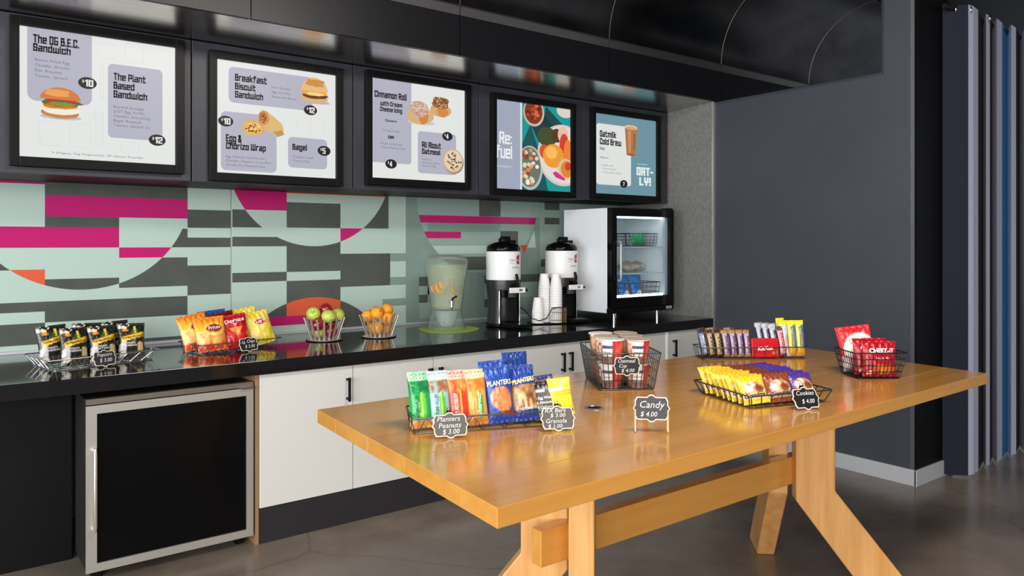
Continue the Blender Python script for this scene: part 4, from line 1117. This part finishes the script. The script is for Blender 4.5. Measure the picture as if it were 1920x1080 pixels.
for lab, a, b, z, rot in (('orange at the upper left of the orange basket', -.0662, -.0117, .1280, (.5, .2, 0)), ('orange at the front top of the pile', -.003, -.0504, .1506, (1.2, .3, 0)), ('orange on top at the right rear of the pile', .0444, .0316, .1640, (.2, .4, 1)),
                          ('orange at the right rim of the orange basket', .0622, -.0266, .1161, (.4, .2, 2)), ('orange at the bottom front centre behind the bars', -.0014, -.0422, .0597, (.3, .2, 0)), ('orange at the bottom left behind the bars', -.0393, .025, .0524, (.1, .3, 0)),
                          ('orange at the bottom right behind the bars', .0405, .0227, .0529, (.2, .2, 1)), ('orange at the rear top of the pile', -.0273, .0534, .1442, (.2, .2, 2))):
    dx, dy = rb(a, b); fruit(OR_, 'orange', lab, 'orange', ob, dx, dy, z, rot, 'oranges in the steel basket', .041)

# ------------------------------------------------------------------ water dispenser
tag(MB().lathe([(.001, 0), (.200, 0), (.203, .002), (.203, .004), (.001, .004)], 56).build('placemat', noise_mat('lime_felt', (150, 178, 70), (172, 196, 92), (1, 1, 1), 40, (.8, .9)), smooth=30, loc=(2.722, 4.292, CT)), 'round lime green mat under the water dispenser', 'mat')
wd = thing('water_dispenser', 'clear water dispenser with lemon slices and a black tap', 'dispenser', (2.715, 4.305, CT + .0045))
M_acr = mat('clear_acrylic', (236, 244, 238), .03, trans=.92, ior=1.12, alpha=1.0)
body_p = [(.100, .128), (.104, .14), (.118, .25), (.132, .36), (.140, .42), (.142, .445), (.136, .466), (.118, .476), (.114, .472), (.132, .46), (.136, .44), (.127, .36), (.113, .25), (.099, .145), (.096, .136), (.001, .134)]
MB().lathe([(.001, .128)] + body_p, 48, cap=False).build('tank', M_acr, wd, smooth=60)
MB().lathe([(.001, .477), (.122, .477), (.123, .482), (.100, .490), (.06, .494), (.001, .495)], 48, cap=False).build('lid', mat('lid_acrylic', (206, 206, 200), .15, trans=.6, ior=1.3), wd, smooth=50)
MB().lathe([(.126, 0), (.118, .04), (.100, .126), (.096, .126), (.113, .04), (.121, 0)], 48, cap=False).build('stand', M_acr, wd, smooth=60)
MB().lathe([(.001, .010), (.04, .018), (.066, .06), (.08, .124), (.001, .125)], 32, cap=False).build('ice_core', mat('ice_core', (224, 232, 232), .1, trans=.55, ior=1.2), wd, smooth=50)
MB().lathe([(.001, .137), (.094, .137), (.111, .25), (.125, .36), (.134, .43), (.001, .43)], 40, cap=False).build('water', mat('lemon_water', (255, 253, 226), .03, trans=.80, ior=1.04), wd, smooth=60)
rnd = random.Random(4)
sl = MB().lathe([(.001, -.004), (.030, -.004), (.034, -.002), (.034, .002), (.030, .004), (.001, .004)], 22).mesh('lemon_slice', mat('lemon', (246, 176, 40), .4), 40)
for i, (a, b, z) in enumerate(((-.055, -.080, .285), (-.020, -.094, .302), (.045, -.088, .262), (-.080, -.048, .272), (-.040, -.090, .268), (.02, .05, .30))):
    dx, dy = rb(a, b); link('lemon_slice', sl, wd, (dx, dy, z), (R(70 + 20 * math.sin(i * 3)), R(20 * math.cos(i * 5)), rnd.random() * 3))
ta = Matrix.Rotation(R(-20), 4, 'Z')
k = MB(); k.M = ta; k.tube([(0, -.100, .185), (0, -.150, .185)], .011, 10); k.tube([(0, -.150, .196), (0, -.152, .155)], .010, 10)
tap = k.build('tap', M_chrome, wd, smooth=40)
k = MB(); k.M = ta; k.tube([(0, -.150, .196), (.006, -.158, .214), (.03, -.170, .228)], .007, 8); k.tube([(0, -.152, .157), (0, -.152, .146)], .008, 8); k.build('tap_lever', M_black, tap, smooth=40)

# ------------------------------------------------------------------ coffee urns
def urn(label, loc, rz, words):
    t = thing('coffee_urn', label, 'urn', loc, rz, 'insulated drink urns on the counter')
    r = .119
    MB().box(-.085, .085, -.235, .10, .004, .022).lathe([(.001, .004), (.118, .004), (.118, .024), (.001, .024)], 32).build('base', M_black, t, bevel=.003)
    MB().box(-.07, .07, -.225, -.115, .0222, .028).build('drip_tray', mat('tray_grey', (44, 44, 46), .3, .5), t, bevel=.002)
    # stand shell: open at the front
    a0, a1 = R(-90 + 48), R(270 - 48)
    m = MB().lathe([(.117, .024), (.108, .12), (.111, .20), (.117, .255)], 30, a0=a0, a1=a1).lathe([(.104, .024), (.096, .12), (.099, .20), (.104, .255)], 30, a0=a0, a1=a1)
    m.build('stand_shell', mat('urn_charcoal', (40, 40, 42), .32), t, smooth=50, recalc=False)
    for a in (a0, a1):
        MB().tube([(.112 * math.cos(a), .112 * math.sin(a), .026), (.112 * math.cos(a), .112 * math.sin(a), .25)], .004, 6).build('chrome_post', M_chrome, t, smooth=50)
    MB().lathe([(.001, .255), (r, .255), (r + .001, .262), (r, .322), (.001, .322)], 48, cap=False).build('lower_band', mat('urn_charcoal', (40, 40, 42), .32), t, smooth=40)
    MB().lathe([(.001, .2), (.075, .2), (.08, .254), (.001, .254)], 24, cap=False).build('reservoir_foot', M_blackgloss, t, smooth=40)
    lb = MB().lathe([(r + .0015, .323), (r + .0025, .326), (r + .0025, .517), (r + .0015, .520), (.001, .520)], 56, cap=False).build('label_band', M_white, t, smooth=40)
    MB().lathe([(r - .002, .521), (r + .001, .526), (r - .002, .548), (r - .016, .566), (.06, .582), (.04, .586), (.001, .587)], 40, cap=False).build('lid', M_blackgloss, t, smooth=45)
    kn = MB().lathe([(.001, .58), (.034, .586), (.036, .604), (.028, .612), (.001, .614)], 24, cap=False).box(-.018, .05, -.018, .018, .596, .624)
    kn.build('lid_knob', M_black, t, bevel=.004)
    MB().box(.045, .095, -.020, .020, .568, .598).build('lid_latch', M_black, t, bevel=.004)
    # faucet
    fc = MB().box(-.022, .022, -.165, -.10, .255, .300).tube([(0, -.150, .27), (0, -.150, .215)], .014, 10).build('faucet', M_blackgloss, t, bevel=.003)
    MB().tube([(.0, -.162, .285), (.0, -.172, .33), (.0, -.160, .365)], [.009, .012, .010], 8).build('faucet_handle', M_black, fc, smooth=50)
    g = MB()
    for a, b, c, d_ in ((-.062, .062, .264, .274), (-.062, .062, .238, .246), (-.062, .012, .246, .264), (.046, .062, .246, .264)): g.box(a, b, -.178, -.166, c, d_)
    g.build('faucet_guard', M_white, fc, bevel=.002)
    MB().tube([(.062, -.17, .255), (.085, -.17, .255)], .009, 8).build('guard_knob', M_chrome, fc, smooth=40)
    MB().box(-.03, .03, -.112, -.104, .205, .262).build('sight_plate', mat('plate_grey', (92, 92, 96), .4), t)
    # print wraps round the band
    fl = Flat(); DK = ink((84, 84, 92)); MG = ink((170, 22, 84))
    fl.text('FOR A', -.026, .452, .014, DK, 1, w=.046); fl.text('better brew', -.026, .438, .006, DK, 1, w=.03)
    fl.poly([(.030, .432), (.064, .432), (.064, .502), (.030, .486)], MG, 1); fl.text('MIX', .035, .452, .013, ink((246, 246, 248)), 2, w=.024)
    for i, w_ in enumerate(words): fl.text(w_, .024, .404 - i * .03, .010, DK, 1, w=.062, align='C')
    rr = r + .0032
    fl.build('lettering', lb, mapf=lambda x, z, l: ((rr + l * .0004) * math.sin(x / rr), -(rr + l * .0004) * math.cos(x / rr), z))
    return t
urn('black coffee urn with white label band, nearer the water dispenser', (3.150, 4.256, CT), R(-3), ['BEVERAGE'])
urn('black hot water urn with white label band, beside the fridge', (3.708, 4.282, CT), R(-3), ['HOT WATER'])

# ------------------------------------------------------------------ paper cups in a wire caddy
cd = thing('cup_caddy', 'black and brass wire caddy holding stacks of paper cups', 'caddy', (3.495, 4.175, CT), R(-20))
MB().prism(rrect_poly(-.142, -.075, .10, .095, .03), .002, .008).build('tray', M_black, cd, bevel=.001)
MB().tube([(-.205, .03, .118), (-.19, -.03, .10), (-.15, -.066, .045), (-.10, -.078, .030), (-.045, -.082, .045), (-.005, -.082, .112), (.03, -.082, .12), (.10, -.078, .12), (.11, -.04, .12), (.11, .06, .12)], .0034, 8).build('handle_wire', M_black, cd, smooth=60)
w = MB()
M_brass = mat('brass_wire', (150, 116, 66), .35, .9)
for i in range(9): w.tube([(-.01 + .0135 * i, -.079, .008), (-.01 + .0135 * i, -.079, .12)], .0014, 4)
for i in range(9): w.tube([(.106, -.075 + .018 * i, .008), (.106, -.075 + .018 * i, .12)], .0014, 4)
for z in (.03, .085, .12): w.tube([(-.01, -.079, z), (.104, -.079, z), (.107, -.07, z), (.107, .075, z)], .0018, 4)
tag(w.build('wire_lattice', M_brass, cd), kind='stuff')
M_cup = mat('cup_paper', (240, 240, 240), .55)
cp = MB().lathe([(.001, .104), (.028, .104), (.029, .106), (.030, .106), (.0435, .006), (.0455, .004), (.0455, .001), (.043, .0)], 28, cap=False).mesh('paper_cup', M_cup, 50, recalc=True)
fl = Flat(); fl.rect(-.006, .078, .006, .090, ink((196, 36, 84)), 0)
def cmap(x, z, l):
    rr = .030 + (.106 - z) * .135 + .0006; return (rr * math.sin(x / rr), -rr * math.cos(x / rr), z)
lo = fl.build('logo', mapf=cmap); logo = lo.data; bpy.data.objects.remove(lo)
for nm, (lx, ly), n in (('tall front stack by brass wires', (.047, -.024), 14), ('tall stack at the back', (-.018, .044), 14), ('short stack at the left', (-.088, -.018), 5)):
    for i in range(n):
        o = link('paper_cup', cp, None, at(cd, lx, ly, .0085 + .0185 * i), (0, 0, R(12)))
        tag(o, 'white paper cup, %s from bottom of the %s' % (ordinal(i), nm), 'cup', 'upturned paper cups in the caddy')
        if i == n - 1 and n > 5: link('logo', logo, o, rot=(0, 0, R(10)))

# ------------------------------------------------------------------ countertop glass-door fridge
ff = thing('display_fridge', 'white countertop display fridge with a black-framed glass door', 'fridge', (4.24, 4.2, CT))
X0, X1, Y0, Y1 = -.335, .340, -.20, .28          # local: x along the wall, y depth, z from the counter
M_fw = mat('fridge_white', (232, 236, 240), .35)
M_fi = mat('fridge_liner', (206, 214, 220), .4)
for nm, a in (('side_panel', (X0, X0 + .03, Y0, Y1, .062, .835)), ('side_panel', (X1 - .03, X1, Y0, Y1, .062, .835)), ('top_panel', (X0 + .0301, X1 - .0301, Y0, Y1, .790, .835)), ('bottom_panel', (X0 + .0301, X1 - .0301, Y0, Y1, .062, .12))): bx(nm, M_fw, ff, *a, bevel=.002)
bx('back_panel', M_fi, ff, X0 + .0301, X1 - .0301, Y1 - .03, Y1, .1201, .7899)
bx('grille', M_black, ff, X0 - .006, X1 + .004, Y0 - .045, Y0 - .001, .060, .098, bevel=.003)
bg = bx('badge', mat('badge_grey', (150, 156, 164), .4), ff, X1 - .085, X1 - .02, Y0 - .0465, Y0 - .0452, .068, .090)
Flat().text('IDW', 0, 0, .009, ink((40, 40, 44)), 0, w=.04).build('lettering', bg, loc=(X1 - .075, Y0 - .047, .0745))
for fx in (X0 + .05, X1 - .16):
    for fy in (Y0 - .02, Y1 - .05): MB().tube([(fx, fy, 0), (fx, fy, .060)], .011, 10).build('foot', M_chrome, ff, smooth=40)
dm = MB(); dy0, dy1 = Y0 - .052, Y0 - .001
for a, b, c, d_ in ((X0, X0 + .050, .100, .835), (X1 - .045, X1, .100, .835), (X0 + .050, X1 - .045, .100, .175), (X0 + .050, X1 - .045, .775, .835)): dm.box(a, b, dy0, dy1, c, d_)
door = dm.build('door', M_blackgloss, ff, bevel=.002)
bx('glass_pane', mat('door_glass', (236, 244, 246), .02, trans=1.0, ior=1.06), door, X0 + .050, X1 - .045, dy0 + .02, dy0 + .026, .175, .775)
bx('inner_trim', M_alu, door, X1 - .075, X1 - .0455, dy0 + .028, dy1, .176, .774)
MB().tube([(X0 + .062, dy0, .585), (X0 + .062, dy0 - .03, .580), (X0 + .062, dy0 - .032, .56), (X0 + .062, dy0 - .032, .33), (X0 + .062, dy0 - .03, .31), (X0 + .062, dy0, .305)], .008, 8).build('handle', M_steel, door, smooth=40)
bx('hinge', M_black, ff, X1 - .06, X1 - .01, dy0 + .005, Y0 + .03, .8355, .848)
M_led = mat('led_strip', (236, 246, 255), .4, emit=5.0)
bx('light_strip', M_led, ff, X0 + .04, X1 - .05, Y0 + .012, Y0 + .03, .764, .775); bx('light_strip', M_led, ff, X0 + .04, X1 - .05, Y0 + .012, Y0 + .03, .176, .186)
for z in (.345, .545):
    s = MB().tube([(X0 + .031, Y0 + .03, z), (X1 - .031, Y0 + .03, z)], .004, 6).tube([(X0 + .031, Y1 - .035, z), (X1 - .031, Y1 - .035, z)], .004, 6)
    for i in range(24): xx = X0 + .04 + (X1 - X0 - .08) * i / 23; s.tube([(xx, Y0 + .03, z), (xx, Y1 - .035, z)], .0016, 4)
    s.build('wire_shelf', mat('shelf_white', (220, 226, 230), .4, .2), ff)
def wpos(x, y, z): return (4.24 + x, 4.2 + y, CT + z)
# contents
wb1 = basket('small dark wire basket on the fridge\'s top shelf', wpos(.10, -.02, .551), 0, .34, .22, .36, .24, .10, 'grid', m=M_wireb, nx=10, ny=6, group='wire baskets inside the display fridge')
wb2 = basket('dark wire basket at the bottom of the display fridge', wpos(.08, -.03, .122), 0, .36, .24, .40, .28, .15, 'grid', m=M_wireb, nx=10, ny=6, group='wire baskets inside the display fridge')
bag_kind('greenpack', 'snack_pack', .15, .095, .05, lambda u, v: (232, 240, 232) if (.6 < v < .66 and abs(u) < .3) else mixc((24, 140, 80), (50, 176, 104), vnoise(u * 5, v * 5, 3)), flat_back((30, 150, 86)), seed=81, nu=16, nv=12)
bag('greenpack', 'green snack pack in the fridge\'s top basket', 'snack pack', at(wb1, .02, -.06, .008), 0, R(10))
bag('candy_beige', 'beige wrapped bar at the left of the fridge\'s top basket', 'snack bar', at(wb1, -.115, -.07, .008), R(10), R(10), 0, None, .62)
for i, (x, c) in enumerate(((.05, (200, 196, 190)), (.215, (214, 210, 204)))):
    b = MB(); 
    pr = [(.001, 0)] + [(.075 * math.sin(math.pi * q / 12) ** .7 * (1 if q < 9 else .9), .085 * q / 12) for q in range(1, 12)] + [(.001, .09)]
    b.M = Matrix.Diagonal((1.1, .9, 1, 1)); b.lathe(pr, 20, cap=False)
    o = b.build('wrapped_roll', noise_mat('wrapped_bread_%d' % i, (150, 122, 98), c, (1, 1, 1), 14, (.2, .4)), smooth=60, loc=wpos(x, -.02 + .05 * i, .3505)); tag(o, ['plastic-wrapped bread roll nearest the fridge door handle', 'plastic-wrapped bread roll at the rear of the middle shelf'][i], 'bread roll', 'wrapped rolls on the fridge\'s middle shelf')
def c_blue(u, v):
    n = vnoise(u * 6, v * 7, 91)
    if v < .42 and inell(u, v, .05, .2, .3, .18): return (224, 236, 250)
    if .40 < v < .66 and n > .55: return (150, 80, 60)
    return mixc((34, 96, 176), (70, 140, 206), n)
bag_kind('bluepack', 'milk_pouch', .125, .20, .05, c_blue, flat_back((34, 96, 176)), seed=93, nu=18, nv=24)
for i, lx in enumerate((-.115, .025)): bag('bluepack', ['blue pouch at the left in the fridge\'s bottom basket', 'blue pouch at the right in the fridge\'s bottom basket'][i], 'pouch', at(wb2, lx, -.06, .008), 0, R(10), 0, 'blue pouches in the fridge')

# ------------------------------------------------------------------ bar basket on the table
bb_ = basket('long low wire basket of granola bars, nuts and protein bars', (1.431, 2.014, TT), R(-23.4), .50, .17, .52, .19, .050, 'zigzag', nx=7, ny=3, group='wire baskets on the table')
gb = R(-23.4)
for key, lab, lx in (('bar_green', 'green granola bar', -.222), ('bar_oat', 'pale blue and brown granola bar', -.160), ('bar_red', 'red granola bar with green side', -.098), ('bar_orange', 'orange granola bar with a green label', -.040)):
    bag(key, lab + ', front of the long basket', 'granola bar', at(bb_, lx, -.048, .006), gb + R(3), R(13), R(-3), 'granola bars in the long basket')
    bag(key, lab + ', standing behind its front twin', 'granola bar', at(bb_, lx - .002, -.014, .008), gb + R(3), R(11), R(-2), 'granola bars in the long basket', 1.03)
bag('nuts', 'blue nut bag with caramel-coloured nuts in front', 'nut bag', at(bb_, .036, -.045, .006), gb, R(14), R(-4), 'blue nut bags in the long basket')
bag('nuts', 'blue nut bag half hidden behind the caramel nut bag', 'nut bag', at(bb_, .030, .000, .010), gb, R(12), R(-4), 'blue nut bags in the long basket', 1.03)
bag('nuts2', 'blue nut bag with mixed nuts, next to the black bar', 'nut bag', at(bb_, .120, -.040, .006), gb - R(6), R(16), R(-6), 'blue nut bags in the long basket')
bag('nuts_back', 'tallest dark blue nut bag at the back of the basket', 'nut bag', at(bb_, .108, .030, .008), gb, R(10), R(-2), 'blue nut bags in the long basket')
bag('protein_dark', 'black and grey protein bar with white lettering', 'protein bar', at(bb_, .186, -.046, .010), gb - R(6), R(22), R(-5), 'protein bars in the long basket')
bag('protein_yellow', 'bright yellow protein bar at the basket\'s right end', 'protein bar', at(bb_, .240, -.052, .020), gb - R(4), R(20), R(-5), 'protein bars in the long basket')
bag('protein_brown', 'brown protein bar lying behind the black one', 'protein bar', at(bb_, .185, .020, .014), gb, R(30), R(-4), 'protein bars in the long basket')
bag('protein_purple', 'purple protein bar at the back right of the basket', 'protein bar', at(bb_, .218, .050, .014), gb, R(24), R(-6), 'protein bars in the long basket')
sign('glare-painted grey chalkboard sign for peanuts on the long basket', at(bb_, -.150, -.165, 0), gb + R(2), R(24), .112, .076, [('Planters', -.04, .16, .20, .62), ('Peanuts', -.02, -.10, .20, .6), ('$ 3.00', 0, -.34, .19, .45)], grey=True)
sign('glare-painted grey chalkboard sign for bars and granola', at(bb_, .190, -.160, 0), gb - R(4), R(24), .112, .078, [('RX Bars', -.06, .24, .17, .58), ('$ 3.00', 0, .05, .15, .42), ('Granola', -.06, -.18, .17, .6), ('$ 1.00', -.10, -.38, .15, .4)], grey=True)

# ------------------------------------------------------------------ oatmeal cups
ot = basket('deep wire basket stacked with oatmeal cups', (2.275, 2.262, TT), R(-32), .22, .30, .265, .355, .150, 'grid', nx=12, ny=14, group='wire baskets on the table')
def oat_mesh():
    n = 48; prof = [(.001, 0), (.033, 0), (.035, .004), (.0385, .05), (.0425, .090)]
    vs, fs, cs = [], [], []
    zz = [0, .003] + [.006 + .0043 * i for i in range(21)]
    for z in zz:
        r_ = .034 + .0085 * z / .092
        for j in range(n):
            a = 2 * math.pi * j / n; vs.append((r_ * math.cos(a), r_ * math.sin(a), z))
            u = ((a + math.pi / 2 + math.pi) % (2 * math.pi) - math.pi)
            nz = vnoise(u * 3 + 5, z * 60, 4)
            c = (238, 236, 230)
            if z < .030: c = mixc((88, 58, 56), (170, 140, 128), nz)
            if .3 < u < 1.3 and z > .015: c = mixc((206, 46, 42), (230, 110, 80), nz)
            if u > 1.3 or u < -1.6: c = mixc((150, 96, 66), (196, 150, 116), nz)
            if -.95 < u < .1 and (.058 < z < .063 or .066 < z < .072): c = (70, 74, 120)
            if -.8 < u < -.1 and (.044 < z < .047 or .037 < z < .040): c = (140, 140, 148)
            if .1 < u < .35: c = (170, 40, 44)
            if -1.6 < u < -1.0 and .03 < z < .08: c = mixc((196, 60, 50), (240, 210, 170), nz)
            cs.append(lin(c) + (1,))
    for i in range(len(zz) - 1):
        for j in range(n): fs.append((i * n + j, i * n + (j + 1) % n, (i + 1) * n + (j + 1) % n, (i + 1) * n + j))
    fs.append(tuple(range(n - 1, -1, -1))); fs.append(tuple((len(zz) - 1) * n + j for j in range(n)))
    me = bpy.data.meshes.new('oatmeal_cup'); me.from_pydata(vs, [], fs); me.materials.append(M_paper)
    me.color_attributes.new('Col', 'FLOAT_COLOR', 'POINT').data.foreach_set('color', [q for c in cs for q in c])
    me.shade_smooth(); me.set_sharp_from_angle(angle=R(50)); me.update(); return me
om = oat_mesh()
ol = MB().lathe([(.040, .0895), (.0465, .091), (.0475, .094), (.046, .0965), (.041, .0965), (.001, .0955)], 28, cap=False)
ol1 = ol.mesh('lid', mat('foil_white', (232, 228, 220), .35, .1), 40); ol2 = ol.mesh('lid', mat('foil_tan', (196, 172, 148), .35, .1), 40)
rows = ['front', 'middle', 'back']
for lay in range(2):
    for r_ in range(3):
        for c_ in range(2):
            lx = (-.0535, .0535)[c_]; ly = (-.107, 0.0, .107)[r_]
            o = link('oatmeal_cup', om, None, at(ot, lx, ly, .006 + .0985 * lay), (R(1) * (lay) * (1 if (r_ + c_) % 2 else -1), 0, R(-32 + 25 * (c_ - .5) + 17 * r_)))
            tag(o, 'oatmeal cup in the %s row, %s side, %s layer of its basket' % (rows[r_], ['left', 'right'][c_], ['lower', 'upper'][lay]), 'oatmeal cup', 'oatmeal cups in the deep basket')
            o.scale = (1.12, 1.12, 1.0)
            link('lid', ol1 if (c_ + r_) % 2 == 0 and c_ == 0 else ol2, o)
sign('black chalkboard sign hanging on the oatmeal cup basket', at(ot, -.010, -.190, .062), R(-32), R(2), .110, .078, [('Oatmeal', -.03, .16, .19, .62), ('Cup', -.16, -.08, .18, .28), ('$ 4.00', .02, -.32, .18, .46)])
sign('standing black chalkboard sign for candy on small wooden feet', (1.766, 1.612, TT), R(-44), R(6), .114, .082, [('Candy', .0, .02, .26, .66), ('$ 4.00', -.08, -.30, .18, .44)], stand=True, z0=.030)

# ------------------------------------------------------------------ cookies
ck = basket('wide shallow wire tray packed with cookie packets', (2.500, 1.728, TT), R(-17), .33, .31, .37, .35, .048, 'bars', wire=.002, nx=8, ny=9, group='wire baskets on the table')
names = (('cookie_yellow', 'yellow', -.112, 8), ('cookie_brown', 'brown', -.004, 8), ('cookie_purple', 'purple', .104, 8))
rn = random.Random(7)
for key, cn, lx, n in names:
    for i in range(n):
        ly = -.128 + .034 * i
        bag(key, '%s cookie packet, %s from the front of its column' % (cn, ordinal(i)), 'cookie packet', at(ck, lx + rn.uniform(-.004, .004), ly, .006), R(-17) + R(rn.uniform(-6, 6)), R(30 + rn.uniform(-4, 4)), R(rn.uniform(-4, 4)), 'cookie packets in the shallow tray')
sign('black chalkboard sign leaning on the cookie tray', at(ck, .012, -.245, 0), R(-22), R(26), .108, .080, [('Cookies', 0, .14, .20, .66), ('$ 4.00', .05, -.22, .19, .46)])

# ------------------------------------------------------------------ candy bars
cy = basket('long wire basket of upright candy bars at the table\'s far edge', (3.328, 2.363, TT), R(-33.6), .53, .12, .56, .14, .060, 'bars', nx=10, ny=2, group='wire baskets on the table')
ca = R(-33.6)
seq = [('candy_blue', 'pale blue candy bar, leftmost in the candy basket', -.225), ('candy_beige', 'beige candy bar, left of the two in the front row', -.185), ('candy_beige', 'beige candy bar, right of the two in the front row', -.147), ('candy_lilac', 'lilac candy bar, leftmost lilac one in the front row', -.110), ('candy_lilac', 'lilac candy bar, second lilac one in the front row', -.072), ('candy_lilac', 'lilac candy bar, third lilac one in the front row', -.036), ('candy_lilac', 'lilac candy bar in the front row touching the red box', -.002)]
for i, (key, lab, lx) in enumerate(seq): bag(key, lab, 'candy bar', at(cy, lx - .022, -.034, .006), ca + R(4), R(8), R(-8 + i), 'candy bars in the far basket')
for i, lx in enumerate((-.215, -.170, -.125, -.080, -.040)): bag('candy_lilac' if i % 2 else 'candy_beige', ['brown-topped candy bar behind the pale blue bar', 'lilac candy bar in the back row, second from left', 'beige candy bar in the back row, third from left', 'lilac candy bar in the back row, fourth from left', 'beige candy bar in the back row, fifth from left'][i], 'candy bar', at(cy, lx - .022, -.006, .008), ca, R(7), R(-7), 'candy bars in the far basket', 1.04)
bxm = MB().box(-.070, .070, -.012, .012, 0, .096).build('candy_box', mat('candy_box_red', (206, 24, 36), .3), bevel=.003, loc=at(cy, .062, -.040, .006), rot=(-R(8), 0, ca)); tag(bxm, 'red flat candy box with an oval white logo', 'candy box')
fl = Flat(); fl.ell(.0, .045, .050, .030, ink((196, 18, 30)), 0); fl.text('KitKat', 0, .036, .020, ink((248, 246, 244)), 1, w=.078, rot=.06, shear=.1, align='C', bold=.03); fl.ell(.045, .022, .012, .009, ink((206, 130, 70)), 1); fl.ell(.058, .028, .010, .008, ink((180, 104, 56)), 1)
fl.build('lettering', bxm, loc=(0, -.0124, 0))
for i, (key, lab, lx, ly) in enumerate((('candy_silver', 'silver candy bar, left of three behind the red box', .066, .036), ('candy_silver', 'silver candy bar, middle of three behind the red box', .092, .012), ('candy_silver', 'silver candy bar, right of three behind the red box', .118, -.012), ('candy_pink', 'pink candy bar between the silver and yellow-topped bars', .146, -.036))): bag(key, lab, 'candy bar', at(cy, lx + .014, ly, .006), ca, R(8), R(-6), 'candy bars in the far basket', 1.2 if i < 3 else 1.1)
for i, (key, lab, lx) in enumerate((('candy_clear', 'yellow-topped bar with a clear silver wrapper', .168), ('candy_yellow', 'yellow and blue candy bar, inner of the two', .211), ('candy_yellow', 'yellow and blue candy bar, rightmost in its basket', .254))): bag(key, lab, 'candy bar', at(cy, lx + .006, -.026, .006), ca, R(6), R(-2), 'candy bars in the far basket')
bag('candy_yellow', 'yellow candy bar peeking up behind the clear wrapper', 'candy bar', at(cy, .176, .016, .010), ca, R(6), R(-2), 'candy bars in the far basket', 1.02)

# ------------------------------------------------------------------ crackers
kr = basket('small deep wire basket of cracker bags at the table\'s right end', (3.285, 1.712, TT), R(-34), .185, .15, .235, .195, .115, 'grid', m=M_wireb, nx=12, ny=9, group='wire baskets on the table')
bag('cheez', 'red cracker bag at the front of its basket', 'cracker bag', at(kr, .010, -.062, .006), R(-32), R(6), R(1), 'cracker bags in the small basket')
bag('cheez', 'red cracker bag tucked behind the front one', 'cracker bag', at(kr, .002, -.012, .010), R(-30), R(8), R(0), 'cracker bags in the small basket', 1.02)
bag('redwhite', 'red and white snack bag leaning out of the basket', 'snack bag', at(kr, -.018, .040, .010), R(-46), R(16), R(-8), None)
